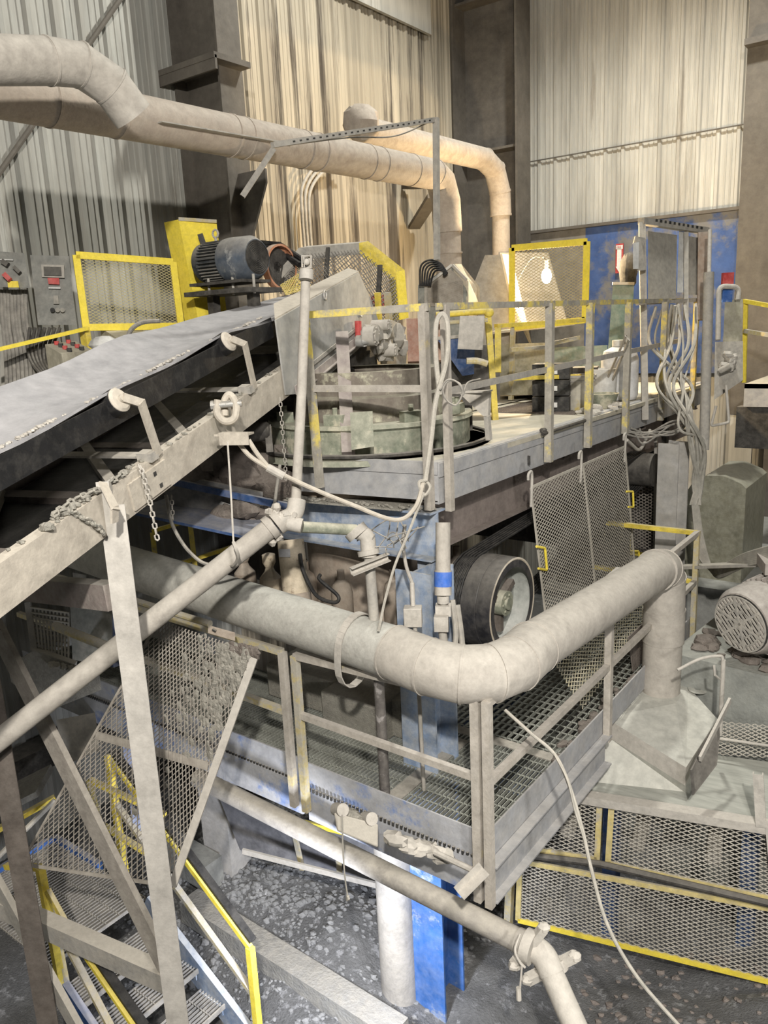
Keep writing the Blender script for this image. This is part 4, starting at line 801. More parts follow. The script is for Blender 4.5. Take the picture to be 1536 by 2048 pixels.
q = M(); q.plate([n1 - d2 * .5 + gn * .08, n2 + gn * .08, n2 + gn * .95, n1 - d2 * .5 + gn * .95], (0, 0, -.02)); q.out('belt', mat('grey_green_belt', (.34, .35, .31), .35, scale=2, dcol=(.46, .46, .41), up=.3, stretch=(.4, 3, 1)), t)
q = M(); q.plate([n1 - d2 * .5 + V((0, 0, -.2)) + gn * .3, n2 + V((0, 0, -.2)) + gn * .3, n2 + V((0, 0, -.24)) + gn * .9, n1 - d2 * .5 + V((0, 0, -.24)) + gn * .9], (0, 0, -.02)); q.out('return_belt', BROWN, t)
for k in range(4):
    a = n1 + (n2 - n1) * (k / 3); M().cyl(a + gn * .1 - V((0, 0, .42)), a + gn * .9 - V((0, 0, .42)), .06, 14).out('return_roller', GREY, t)
for a in (n1 + d2 * .3, n2 - d2 * .3): M().bar(a + gn * .5 - V((0, 0, .1)), vz(a + gn * .5, -.35), .12, .12).out('support_leg', BLUEDK, t)
t = thing('mesh_guard', G(1400, 1480, 1.0), 'small mesh guard panel behind the lower conveyor at the right edge', 'guard')
mesh_panel(t, [G(1275, 1430, .97), G(1600, 1455, .97), G(1600, 1520, .97), G(1270, 1498, .97)], .06, .035, .006, MESHR, None)
M().tube([G(1250, 1405, .95), G(1300, 1440, .95), G(1390, 1470, .9), G(1600, 1500, .85)], .012, 8).out('grey_hose', PALE, label='thin pale hose lying over the rear mesh guard at the right', cat='hose')
t = thing('channel_post', G(1530, 1600, -.1), 'short upright channel post cut by the right edge of the photo', 'post')
q = M(); q.chan(G(1522, 1655, -.06), G(1516, 1550, -.06), .04, .07, .008, up=gh); q.out('channel_body', PALE, t)
M().bar(G(1536, 1640, -.04), G(1552, 1810, -.04), .045, .03, up=gn).out('slanted_stay', PALE, t)
# concrete plinth and motor at right
q = M(); q.box((-.4, 7.7, .85), (3.1, 1.9, 2.45), -.10); q.out('concrete_plinth', mat('stained_concrete', (.27, .28, .26), .25, up=.5, scale=2.5, bump=.8, dcol=(.38, .38, .34)), label='high concrete plinth carrying the grey motor at the right edge', cat='plinth')
q = M()
for i in range(50): q.lump((random.uniform(-1.9, -.6), random.uniform(6.9, 7.6), 2.09), random.uniform(.02, .09), (1.2, 1, .6), 4)
q.out('plinth_rubble', MUD, label='brown rubble and dirt on top of the concrete plinth', cat='rubble', kind='stuff')
t = thing('electric_motor', fD(1480, 1250, 6.8), 'big dusty ribbed electric motor on the concrete plinth at the right edge', 'motor')
mc = fD(1480, 1248, 6.75); ma = V((.42, .9, .12)).normalized(); MR = mat('pinkish_grey_motor', (.36, .31, .28), .4, up=.4, dcol=(.44, .41, .37))
q = M(); q.rev(mc, ma, [(.20, -.0), (.27, .02), (.30, .08), (.30, .28), (.28, .30)], 40); fc_ = q.out('fan_cowl', MR, t)
q = M(); x1 = ma.orthogonal().normalized(); x2 = ma.cross(x1); R0 = .245
for k in range(-6, 7):
    h_ = math.sqrt(max(0, R0 ** 2 - (k * .036) ** 2)); q.bar(mc - ma * .004 + x1 * (k * .036) - x2 * h_, mc - ma * .004 + x1 * (k * .036) + x2 * h_, .016, .008, up=ma)
for rr in (.05, .12, .19, R0): q.rev(mc - ma * .008, ma, [(rr - .008, 0), (rr + .008, 0), (rr + .008, .006)], 32)
for k in range(3): g = k * 1.047; d_ = x1 * math.cos(g) + x2 * math.sin(g); q.bar(mc - d_ * R0 - ma * .006, mc + d_ * R0 - ma * .006, .02, .01, up=ma)
q.out('fan_grille', GREY, fc_); q = M(); q.cyl(mc + ma * .012, mc + ma * .02, .26, 32); q.out('grille_back', BLACK, fc_)
q = M(); q.cyl(mc + ma * .3, mc + ma * 1.0, .27, 32)
for k in range(34): g = k * math.pi / 17; d_ = x1 * math.cos(g) + x2 * math.sin(g); q.bar(mc + ma * .32 + d_ * .285, mc + ma * .98 + d_ * .285, .05, .008, up=d_.cross(ma))
q.out('ribbed_frame', MR, t)
q = M(); q.box(mc + ma * .6 + V((-.05, 0, .34)), (.35, .35, .10), .4); q.out('terminal_box', MR, t); q = M(); q.box(mc + ma * .6 + V((0, 0, -.32)), (.7, .7, .12), -.4); q.out('motor_foot', GREY, t)
q = M(); q.tube([fD(1447, 1320, 6.4), fD(1440, 1470, 6.55)], .018, 10); q.tube(spline([fD(1446, 1320, 6.4), fD(1440, 1312, 6.4), fD(1400, 1318, 6.4), fD(1355, 1340, 6.4)]), .012, 8); q.tube([fD(1428, 1330, 6.35), fD(1430, 1350, 6.35), fD(1440, 1358, 6.4)], .01, 6); q.out('water_pipe', PALE, label='thin pale upright water pipe and hose in front of the concrete plinth', cat='pipe')
# background right: column, screens, tank, cable tray
hcol(-2.62, 8.75, 1.9, 3.72, .24, mat('galvanised_column', (.48, .47, .45), .3, up=.2, scale=3), 'pale galvanised column behind the walkway end, below the upper deck', rz=.2)
t = thing('screen_door', fY(1290, 1100, 9.4), 'yellow-framed dark mesh screen under the upper deck behind the walkway', 'screen')
mesh_panel(t, [fY(1250, 950, 9.4), fY(1322, 945, 9.4), fY(1318, 1112, 9.4), fY(1258, 1105, 9.4)], .07, .04, .009, MESHB, YEL, .05)
M().bar(fY(1337, 915, 9.6), fY(1330, 1110, 9.6), .14, .06).out('blue_post', BLUE, label='blue post right of the yellow-framed dark screen', cat='post')
M().bar(fY(1312, 870, 9.3), vz(fY(1310, 1110, 9.3), 1.9), .03, .03).out('thin_rod', GREY, label='thin vertical rod in front of the yellow-framed dark screen', cat='rod')
t = thing('covered_drive', (-2.0, 10.2, 1.9), 'dusty sheet cover with curved top standing at the far right lower level', 'cover')
q = M(); TK = mat('olive_dusty_cover', (.26, .25, .18), .35, up=.45, rough=.4, dcol=(.44, .43, .35))
prf = [(0, 1.9), (0, 2.75), (.12, 2.9), (.35, 3.02), (.62, 3.03), (.9, 2.95), (.98, 2.9), (.98, 1.9)]
q.plate([(-2.78 + x * .72, 9.75, z + (.16 if z > 2 else 0)) for x, z in prf], (0, 1.1, 0)); q.out('cover_shell', TK, t)
M().box((-.9, 11.6, .95), (4.5, 4.4, 1.9)).out('concrete_block', CONC, label='concrete floor block at the far right behind the plinth', cat='block')
q = M(); q.bar(fD(1270, 1062 + 75, 9), fD(1600, 1125, 6.9), .2, .03); q.out('cable_tray', GREY, label='perforated cable tray running to the right edge above the plinth', cat='tray')
q = BU()
for k in range(8):
    o_ = k * 3.2; rj = lambda: random.uniform(-3, 3)
    q.tube(spline([fD(1385 + o_ * .5, 1010 + rj(), 8.6), fD(1392 + o_ * .6, 1075, 8.6), fD(1405 + o_ * .8, 1125 + o_ * .6, 8.4), fD(1440, 1132 + o_, 8.0), fD(1490, 1108 + o_ * 1.1, 7.4), fD(1560, 1088 + o_ * 1.3, 6.8)]), .014, 6)
q.out('cable_bundle', HOSE, label='bundle of dusty cables sweeping down to the cable tray at the right', cat='cables', part='cable')
q = BU()
for k in range(12):
    U = random.uniform; x0 = U(1300, 1395)
    q.tube(spline([fD(x0, U(605, 620), U(8.8, 9.4)), fD(x0 + U(-14, 10), 690, U(8.6, 9.2)), fD(U(1310, 1390), 770, U(8.3, 8.7)), fD(U(1350, 1400), U(820, 860), U(8.2, 8.5)), fD(U(1375, 1412), U(870, 900), 8.4), fD(U(1385, 1408), 960, 8.6), fD(U(1380, 1402), 1010, 8.6)]), U(.010, .022), 6)
q.out('cable_bundle', HOSE, label='thick tangle of dusty cables dropping from the grey cabinets past the deck edge', cat='cables', part='cable')
q = BU()
for k in range(7): q.tube(spline([fD(1225 + k * 9, 862 + random.uniform(-6, 8), 8.7), fD(1290, 862 + random.uniform(0, 26), 8.7), fD(1345, 845 + random.uniform(-10, 25), 8.6), fD(1385, 815 + random.uniform(0, 50), 8.5)]), .010, 6)
q.out('cable_bundle', CABLE, label='loose cables bunched under the far end of the upper deck', cat='cables', part='cable')
q = M(); q.tube(arcpts([fX(1254, 880, -2.95), fX(1280, 905, -2.95), fX(1300, 860, -2.95)], .15), .018, 8); q.out('bent_conduit', PALE, label='bent pale conduit below the deck right of the hanging mesh guard', cat='conduit')
# cabinets rack on the deck
t = thing('cabinet_rack', fD(1345, 640, 9.2), 'grey cabinet rack of slotted channel carrying enclosures, seen from behind', 'rack')
def rk(px, py, d=0): return fD(px, py, 8.9 + (px - 1285) / 125 * .6 + d)
for a, b in (((1284, 446), (1290, 840)), ((1372, 465), (1372, 640)), ((1404, 465), (1402, 600))): M().bar(rk(*a), rk(*b), .07 if a[0] < 1300 else .05, .05).out('rack_post', GREY, t)
q = M(); q.bar(rk(1282, 442), rk(1412, 462), .09, .07); q.out('top_channel', GREY, t)
q = M()
for k in range(11): q.bar(rk(1308 + k * 9, 441 + k * 1.5, -.05), rk(1312 + k * 9, 441.6 + k * 1.5, -.05), .05, .03)
q.out('slots', BLACK, t)
q = M(); q.hexa([rk(x, y, dd) for dd in (0.02, .3) for x, y in ((1296, 462), (1354, 470), (1352, 598), (1296, 598))]); q.out('enclosure', BOXG2, t)
q = M(); q.hexa([rk(x, y, dd) for dd in (0.02, .3) for x, y in ((1376, 472), (1400, 476), (1398, 590), (1374, 590))]); q.out('enclosure', BOXG2, t)
q = M(); q.hexa([rk(x, y, dd) for dd in (0.06, .1) for x, y in ((1358, 462), (1368, 464), (1366, 585), (1354, 585))]); q.out('pale_strip', WHITE, t)
q = M(); q.bar(rk(1275, 607), rk(1390, 600), .05, .04); q.out('lower_channel', GREY, t)
t = thing('isolator_box', rk(1288, 520, -.1), 'small grey isolator box with a white front strip on the rack post', 'box')
q = M(); q.hexa([rk(x, y, dd) for dd in (-.2, 0.0) for x, y in ((1272, 484), (1292, 478), (1292, 540), (1274, 542))]); q.out('box_body', GREY, t)
q = M(); q.hexa([rk(x, y, dd) for dd in (-.25, -.21) for x, y in ((1266, 486), (1278, 484), (1277, 538), (1266, 538))]); q.out('white_strip', WHITE, t)
q = M(); q.bar(rk(1268, 480, -.1), rk(1288, 484, -.2), .05, .08); q.out('bracket', GREY, t)
M().cyl(fD(1418, 545, 8.7), fD(1408, 900, 8.9), .055, 14).out('thick_pipe', GREY, label='thick grey upright pipe right of the cabinet rack', cat='pipe')
M().cyl(fD(1420, 460, 8.75), fD(1418, 545, 8.7), .022, 10).out('thin_pipe', PALE, label='thin pale pipe rising from the thick upright pipe beside the cabinets', cat='pipe')
M().bar(fD(1407, 465, 9.2), fD(1405, 640, 9.2), .12, .05).out('wood_board', mat('brown_board', (.26, .15, .09), .2, bump=0), label='brown board strip at the right side of the cabinet rack', cat='board')
# PLC box with red box
t = thing('junction_enclosure', fD(1462, 690, 9.4), 'dusty yellow-green metal enclosure at the far right end of the deck', 'box')
q = M(); q.hexa([fD(x, y, d) for d in (9.3, 9.6) for x, y in ((1450, 600), (1486, 598), (1484, 682), (1446, 684))]); q.out('box_body', mat('yellow_green_dusty_box', (.36, .35, .24), .3, bump=0), t)
q = M(); q.hexa([fD(x, y, d) for d in (9.25, 9.7) for x, y in ((1430, 684), (1486, 682), (1486, 760), (1428, 800))]); q.out('lower_panel', GREY, t)
t = thing('frame_conduit', fD(1460, 580, 9.2), 'bent pale conduit loop standing behind the dusty enclosure at far right', 'conduit')
q = M(); q.tube(arcpts([fD(1436, 680, 9.2), fD(1438, 572, 9.2), fD(1478, 574, 9.2), fD(1476, 600, 9.2)], .08), .03, 10); q.out('conduit_pipe', PALE, t)
q = M(); q.box(fD(1455, 557, 9.25), (.12, .08, .13), .5); q.out('red_box', RED, label='small red alarm box above the bent conduit at far right', cat='box')
q = M(); q.box(fD(1454, 590, 9.3), (.11, .05, .16), .5); q.out('blue_tag', BLUE, label='small blue box under the red alarm box', cat='box')
q = M()
for k in range(6): q.lump(fD(1455 + random.uniform(-12, 14), 720 + random.uniform(-20, 20), 9.2), .05, (1.2, 1, .9), 5)
q.cyl(fD(1440, 742, 9.1), fD(1462, 730, 9.0), .035, 12); q.out('pipe_fittings', PALE, label='cluster of dusty pipe fittings below the enclosure at far right', cat='fittings')
q = M(); q.tube(arcpts([fD(1452, 770, 9.0), fD(1458, 845, 9.0), fD(1422, 852, 9.0), fD(1432, 812, 9.0)], .03), .016, 8); q.out('bent_rod', PALE, label='bent pale pipe hook hanging below the far right walkway', cat='pipe')
t = thing('guardrail', fD(1500, 700, 9.3), 'yellow guardrail running off the right edge at the far deck end', 'guardrail')
for a, b in (((1488, 602), (1600, 622)), ((1490, 662), (1600, 680))): M().bar(fD(*a, 9.4), fD(*b, 8.6), .045, .045).out('rail', YELB if a[1] < 620 else YELD, t)
M().bar(fD(1492, 600, 9.4), fD(1488, 765, 9.6), .045, .045).out('post', YELB, t)
M().bar((-2.0, 13.9, 3.2), (-2.0, 13.9, 11), .28, .2).out('pale_downpipe', WR, label='pale vertical pipe casing at the far right edge beside the black channel', cat='casing')
# ================================================================ UPPER DECK, LEFT: panels, screen, motor
t = thing('control_cabinet', fD(95, 650, 7.0), 'grey control panel with a small display and red label, left wall', 'control panel')
def bx(q, corners, d0, d1): return q.hexa([fD(x, y, d) for d in (d0, d1) for x, y in corners])
q = M(); bx(q, ((60, 510), (138, 512), (152, 650), (76, 650)), 6.9, 7.25); q.out('cabinet', BOXG, t)
q = M(); bx(q, ((82, 529), (128, 530), (129, 556), (84, 554)), 6.87, 6.9); df_ = q.out('display_frame', GREY, t)
q = M(); bx(q, ((87, 533), (122, 534), (123, 551), (88, 550)), 6.85, 6.87); q.out('display', BLACK, df_)
q = M(); bx(q, ((95, 556), (118, 556), (119, 569), (97, 568)), 6.87, 6.9); q.out('red_label', RED, t)
q = M(); bx(q, ((97, 574), (121, 574), (121, 578), (97, 577)), 6.87, 6.9); q.out('white_label', WHITE, t)
q = M(); bx(q, ((107, 591), (116, 591), (118, 608), (107, 608)), 6.87, 6.9); q.out('keypad', BOXG2, t)
for x in (105, 115, 125): q = M(); q.cyl(fD(x, 620, 6.91), fD(x, 620, 6.86), .02, 12); q.out('button', BLACK if x == 105 else BOXG2, t)
t = thing('control_cabinet', fD(20, 580, 6.7), 'grey switch panel with red rotary handle and yellow label, far left edge', 'control panel')
q = M(); bx(q, ((-50, 500), (48, 506), (60, 576), (-50, 572)), 6.7, 7.0); q.out('cabinet', BOXG, t)
q = M(); bx(q, ((15, 562), (36, 562), (38, 575), (16, 575)), 6.67, 6.7); q.out('yellow_label', YELB, t)
q = M(); bx(q, ((0, 518), (26, 519), (26, 521), (0, 520)), 6.67, 6.7); q.out('white_label', WHITE, t)
q = M(); q.bar(fD(8, 548, 6.64), fD(20, 560, 6.64), .04, .03, up=ray(10, 550)); q.out('rotary_handle', RED, t)
q = M(); q.bar(fD(4, 522, 6.66), fD(16, 530, 6.66), .04, .03, up=ray(10, 550)); q.bar(fD(28, 534, 6.66), fD(40, 546, 6.66), .03, .03, up=ray(10, 550)); q.out('black_switch', BLACK, t)
q = BU()
for k in range(8): q.tube(spline([fD(2 + k * 7, 580, 6.9), fD(5 + k * 7, 640 + (k % 3) * 8, 6.9), fD(12 + k * 8, 720, 6.9), fD(16 + k * 8.5, 860, 6.9)]), .018, 8)
q.out('conduit_bundle', CABLE, label='row of grey conduits and cables below the switch panels at the left edge', cat='conduits', part='conduit')
q = BU()
for k in range(7): q.tube(spline([fD(60 + k * 10, 655, 6.8), fD(56 + k * 8, 700, 6.8), fD(70 + k * 6, 735, 6.7), fD(110 + k * 4, 770, 6.6)]), .014, 6)
q.out('cable_bundle', DARK, label='dark cables tangled between the left panels and the belt', cat='cables', part='cable')
q = M(); q.box((-7.6, 5.0, DZ - .05), (.6, 4, .1)); q.out('wall_shelf', BROWN, label='dark ledge along the left wall behind the panels', cat='ledge')
q = M(); bx(q, ((0, 660), (30, 662), (45, 880), (5, 880)), 7.3, 7.4); bx(q, ((36, 665), (52, 665), (70, 860), (52, 860)), 7.3, 7.4); q.out('pale_backing_sheet', WR, label='pale sheeting strips behind the conduits at the left edge', cat='sheet')
t = thing('control_desk', fD(150, 760, 6.4), 'small dusty desk box with red and black push buttons behind the belt', 'control desk')
tp = [fD(90, 689, 6.4), fD(150, 682, 6.8), fD(185, 700, 6.6), fD(123, 708, 6.15)]; DK = mat('tan_dusty_desk', (.46, .42, .32), .5, bump=0, dcol=(.60, .56, .45))
q = M(); q.add([p + V((0, 0, -.5)) for p in tp] + tp, [(0, 1, 5, 4), (1, 2, 6, 5), (2, 3, 7, 6), (3, 0, 4, 7), (4, 5, 6, 7)]); q.out('desk_box', DK, t, smooth=False)
for k in range(8):
    u, v = (k % 4) / 4 + .15, (k // 4) * .4 + .3; p = tp[0].lerp(tp[1], v).lerp(tp[3].lerp(tp[2], v), u); q = M(); q.cyl(p, p + V((0, 0, .03)), .02, 10); q.out('push_button', (RED, BLACK)[k % 2], t)
t = thing('desk_cabinet', fD(250, 700, 6.9), 'dusty tan box behind the yellow screen foot, left of the belt', 'box')
q = M(); tp = [fD(200, 655, 7.2), fD(270, 655, 7.4), fD(320, 672, 7.0), fD(240, 680, 6.8)]; q.add([p + V((0, 0, -.5)) for p in tp] + tp, [(0, 1, 5, 4), (1, 2, 6, 5), (2, 3, 7, 6), (3, 0, 4, 7), (4, 5, 6, 7)]); q.out('box_body', DK, t, smooth=False)
q = M(); q.lump(fD(208, 690, 6.2), .10, (1.3, 1, .7), 6, .15); q.out('plastic_bag', WHITE, label='white plastic bundle lying beside the belt near the push-button desk', cat='bag')
q = M(); q.tube(spline([fD(250, 690, 6.3), fD(262, 660, 6.3), fD(285, 645, 6.3), fD(320, 642, 6.3)]), .018, 8); q.out('black_hose', CABLE, label='grey hose arching over the belt edge below the yellow screen', cat='hose')
t = thing('yellow_screen', fD(240, 655, 6.9), 'yellow-framed expanded-mesh screen left of the tall yellow guard box', 'screen')
c4 = [fD(152, 510, 6.9), fD(346, 524, 7.3), fD(362, 652, 7.4), fD(172, 655, 7.0)]
MY2 = mat('yellow_mesh', (.62, .53, .20), .25, up=.2, bump=0)
mesh_panel(t, c4, .048, .026, .004, MY2, YELB, .06)
M().bar(fD(168, 655, 6.9), fD(182, 735, 7.0), .09, .05).out('foot_post', YEL, t)
t = thing('guardrail', fD(90, 680, 6.5), 'bright yellow handrail rising to the foot of the left screen', 'handrail')
M().bar(fD(-60, 712, 6.3), fD(174, 657, 6.85), .065, .03, up=(0, 0, 1)).out('rail', YELB, t)
# tall yellow belt guard box
t = thing('yellow_guard_box', fD(390, 640, 7.6), 'tall bright yellow sheet-metal guard box with a slot beside the motor', 'guard')
q = M(); bx(q, ((328, 446), (356, 440), (402, 640), (372, 650)), 7.3, 7.35)
q = M(); q.hexa([fD(328, 445, 7.35), fD(357, 439, 7.2), fD(433, 444, 7.35), fD(405, 448, 7.6), fD(372, 655, 7.6), fD(398, 648, 7.45), fD(455, 640, 7.6), fD(430, 645, 7.8)]); q.out('guard_shell', YELB, t, smooth=False)
q = M(); q.bar(fD(400, 468, 7.22), fD(409, 494, 7.24), .05, .02, up=ray(400, 480)); q.out('slot', BLACK, t)
q = M(); q.bar(fD(357, 438, 7.2), fD(433, 443, 7.33), .02, .03); q.out('top_lip', YELD, t)
# motor
t = thing('electric_motor', fD(465, 590, 7.2), 'dark ribbed electric motor with round fan cover above the belt head', 'motor')
ma = (fD(527, 514, 6.75) - fD(412, 528, 7.15)).normalized(); m0 = fD(405, 528, 7.2); Lm = (fD(520, 514, 6.8) - m0).length
MD = mat('dark_motor_paint', (.035, .04, .045), .04, up=.6, scale=5)
q = M(); q.rev(m0, ma, [(0, 0), (.12, .01), (.17, .04), (.17, .10), (.15, .11), (.15, Lm * .52), (.0, Lm * .52)], 32); q.out('motor_body', MD, t)
q = M(); x1 = ma.orthogonal().normalized(); x2 = ma.cross(x1)
for k in range(36): g = k * math.pi / 18; d_ = x1 * math.cos(g) + x2 * math.sin(g); q.bar(m0 + ma * .10 + d_ * .16, m0 + ma * (Lm * .52) + d_ * .16, .04, .007, up=d_.cross(ma))
q.out('cooling_fins', MD, t)
q = M(); q.rev(m0 + ma * Lm * .5, ma, [(.15, -.01), (.185, .0), (.19, .05), (.185, Lm * .38), (.15, Lm * .46), (.14, Lm * .46)], 36); q.out('fan_cover', mat('scuffed_fan_cover', (.08, .10, .13), .06, up=.5, patch=(.32, .33, .33), pamt=.40, pscale=6), t)
q = M(); q.cyl(m0 + ma * (Lm * .94), m0 + ma * (Lm * .955), .145, 32); q.out('grille_back', BLACK, t)
q = M()
for rr in (.02, .035, .05, .065, .08, .095, .11, .125, .14): q.rev(m0 + ma * (Lm * .96), ma, [(rr - .003, 0), (rr + .003, 0), (rr + .003, .004)], 28)
q.out('fan_grille', DARK, t)
q = M(); P = [m0 + ma * .2 + V((0, 0, .24)) + (ma * math.cos(k * .785) + V((0, 0, 1)) * math.sin(k * .785)) * .035 for k in range(8)]; q.tube(P, .010, 6, closed=True); q.cyl(m0 + ma * .2 + V((0, 0, .15)), m0 + ma * .2 + V((0, 0, .21)), .014, 8); q.out('lifting_eye', PALE, t)
q = M(); q.bar(m0 + V((0, 0, -.19)), m0 + ma * .65 + V((0, 0, -.19)), .36, .025); q.bar(m0 + ma * -.05 + V((0, 0, -.27)), m0 + ma * .75 + V((0, 0, -.27)), .42, .04); q.out('base_plates', DARK, t)
q = M(); 
for k in (.1, .6): q.bar(m0 + ma * k + V((0, .0, -.27)), m0 + ma * k + V((0, 0, -1.4)), .08, .08)
q.out('stand_leg', DARK, t)
for k in (.05, .35, .6): M().cyl(m0 + ma * k + V((.12, -.1, -.30)), m0 + ma * k + V((.12, -.1, -.14)), .012, 8).out('adjusting_bolt', GREY, t)
t = thing('fan_pulley', fD(555, 520, 7.7), 'faded orange belt pulley with black belts behind the upper motor', 'pulley')
pf = fD(552, 535, 7.6); q = M(); q.rev(pf, ma, [(.06, 0), (.19, 0), (.21, .01), (.21, .08), (.19, .08)], 32); q.out('pulley_rim', ORNG, t)
q = M(); q.rev(pf, ma, [(.05, .02), (.18, .02)], 20)
for k in range(6): g = k * 1.047; d_ = x1 * math.cos(g) + x2 * math.sin(g); q.bar(pf, pf + d_ * .19, .05, .02, up=ma)
q.out('spokes', DARK, t)
q = M(); q.tube([fD(480, 483, 7.9), fD(560, 490, 7.8), fD(612, 525, 7.6), fD(618, 560, 7.6)], .03, 8); q.tube([fD(480, 490, 7.9), fD(550, 497, 7.8), fD(600, 530, 7.6)], .03, 8); q.out('drive_belt', RUB, t)
# octagonal belt guard
t = thing('belt_guard', fD(690, 600, 8.2), 'humped belt guard with grey and yellow rim and black mesh side', 'guard')
OG = [(543, 562), (598, 500), (718, 490), (792, 548), (800, 640)]
gp_ = [fD(x, y, 7.6 + (x - 543) / 260 * .6) for x, y in OG]; bk = ray(620, 520).normalized() * .4 + V((-.1, .1, 0)); RIM = mat('grey_yellow_rim', (.30, .30, .28), .3, up=.4, patch=(.78, .62, .10), pamt=.40, pscale=1.6)
for k, (a, b) in enumerate(zip(gp_, gp_[1:])):
    q = M(); q.plate([a, b, b + V((.04, .10, .02)), a + V((.04, .10, .02))], (0, 0, .02)); q.plate([a, b, b - V((0, 0, .09)) if k != 3 else b + V((-.09, 0, 0)), a - V((0, 0, .09)) if k != 3 else a + V((-.09, 0, 0))], (.0, .02, 0)); q.out('rim_segment', (GREY, GREY, YEL, YELB)[k], t)
MBL = mat('black_mesh', (.06, .055, .05), .2, bump=0)
q = M(); q.expm(gp_[0] + V((0, .03, -.1)), gp_[1] + V((0, .03, 0)), gp_[2] + V((0, .03, 0)), fD(740, 640, 8.0), .045, .045, .009); q.out('mesh_side', MBL, t, smooth=False)
q = M(); q.expm(gp_[2] + V((0, .03, 0)), gp_[3] + V((0, .03, 0)), fD(800, 660, 8.2), fD(735, 640, 8.0), .045, .045, .009); q.out('mesh_side', MBL, t, smooth=False)
for x in (655, 760): M().bar(fD(x, 495 if x < 700 else 530, 7.85), fD(x - 6, 640, 7.9), .05, .02).out('inner_stay', BLACK, t)
q = M(); q.expm(fD(560, 570, 7.3), fD(600, 545, 7.3), fD(625, 575, 7.3), fD(572, 590, 7.2), .035, .03, .008); q.out('yellow_netting', YEL, label='torn bit of yellow mesh netting under the left end of the belt guard', cat='mesh')
for x, w_, m_ in ((755, .05, YEL), (775, .06, YELD)): M().bar(fD(x, 585, 7.7), fD(x + 3, 640, 7.8), w_, .04).out('yellow_stay', m_, label='yellow post behind the corner of the upper guardrail' if x == 755 else 'dusty yellow post right beside the yellow post at the guard rim', cat='post')
M().plate([fD(742, 590, 8.3), fD(782, 590, 8.3), fD(782, 630, 8.3), fD(742, 630, 8.3)], (0, .02, 0)).out('red_sheet', RED, label='red label sheet seen through the mesh behind the conveyor head', cat='label')
# ================================================================ UPPER DECK, CENTRE AND RIGHT
# slotted gallows for cable
t = thing('strut_gallows', fD(872, 520, 7.6), 'slotted steel channel gallows crossing in front of the main high duct', 'frame')
sa, sb = fD(545, 290, 5.9), fD(868, 240, 7.0)
M().bar(sa, sb, .04, .04).out('slotted_channel', GREY, t)
q = M()
for k in range(24): a = sa.lerp(sb, .1 + k * .037); b = sa.lerp(sb, .112 + k * .037); q.bar(a, b, .045, .012)
q.out('slots', BLACK, t)
M().bar(fD(872, 236, 7.0), fD(874, 520, 7.2), .045, .045).out('upright', GREY, t)
q = M(); q.tube(spline([sb, fD(790, 272, 6.8), fD(700, 275, 6.5), fD(560, 292, 5.95)]), .006, 6); q.out('wire', CABLE, t)
q = BU()
for k in range(3): q.tube(spline([fX(680 + k * 6, 322 + k * 7, -7.8), fX(640 + k * 5, 326 + k * 8, -7.8), fX(606 + k * 8, 370 + k * 4, -7.8), fX(604 + k * 7, 430, -7.8), fX(612 + k * 7, 530, -7.8)]), .022, 8)
q.out('wall_conduits', PALE, label='three bent conduits running up the left wall under the main high duct', cat='conduits', part='conduit')
for k, lab in enumerate(()): pass
# wall bracket behind the main duct elbow
t = thing('wall_bracket', fD(840, 420, 10), 'brown triangular wall bracket behind the bend of the main high duct', 'bracket')
M().bar(fX(815, 372, -7.9), fX(880, 368, -6.9), .2, .1).out('arm', COLD, t); M().bar(fX(828, 455, -7.9), fX(868, 392, -6.9), .2, .06).out('brace', COLM, t)
# hoods
HG = mat('warm_plate', (.52, .46, .36), .3, up=.2, scale=3, bump=.05, dcol=(.62, .54, .42))
t = thing('duct_hood', MBASE, 'mesh-fronted hood with a gabled top under the main high duct', 'hood')
D0 = 8.9
q = M(); q.plate([fD(x, y, D0) for x, y in ((836, 570), (880, 545), (905, 530), (932, 560), (932, 765), (836, 765))], (0, .03, 0)); q.out('front_frame', mat('dark_teal_plate', (.12, .14, .13), .2, bump=0), t)
q = M(); c4 = [fD(854, 572, D0 - .02), fD(925, 560, D0 - .02), fD(925, 610, D0 - .02), fD(854, 610, D0 - .02)]; q.expm(*c4, .04, .02, .006); q.plate([fD(x, y, D0 - .015) for x, y in ((854, 568), (900, 537), (926, 562), (926, 612), (854, 612))], (0, .005, 0)); q.out('mesh_front', mat('warm_grey_mesh', (.33, .28, .22), .3, bump=0), t, smooth=False)
q = M(); q.plate([fD(x, y, D0 - .03 + e) for x, y, e in ((905, 528, 0), (918, 528, .2), (955, 575, .4), (955, 610, .5), (932, 700, .3), (932, 562, 0))], (.02, .02, 0)); q.out('side_plate', HG, t, smooth=False)
q = M(); q.bar(fD(854, 570, D0 - .04), fD(904, 530, D0 - .04), .03, .02, up=(0, 1, 0)); q.bar(fD(904, 530, D0 - .04), fD(934, 560, D0 - .04), .03, .02, up=(0, 1, 0)); q.bar(fD(852, 568, D0 - .04), fD(852, 612, D0 - .04), .03, .02, up=(0, 1, 0)); q.out('edge_trim', PALE, t)
t = thing('duct_hood', SB, 'dark tapered hopper hood under the smaller warm duct with a bright right side', 'hood')
q = M(); q.plate([fD(x, y, 9.7) for x, y in ((970, 510), (1000, 510), (1020, 600), (1020, 765), (935, 765), (935, 600))], (0, .03, 0)); q.out('front_plate', mat('brown_hopper_plate', (.22, .19, .15), .2, bump=0), t)
q = M(); q.plate([fD(x, y, e) for x, y, e in ((1000, 508, 9.7), (1018, 510, 10.1), (1060, 690, 10.6), (1022, 610, 9.7))], (.02, .02, 0)); q.out('side_plate', HG, t, smooth=False)
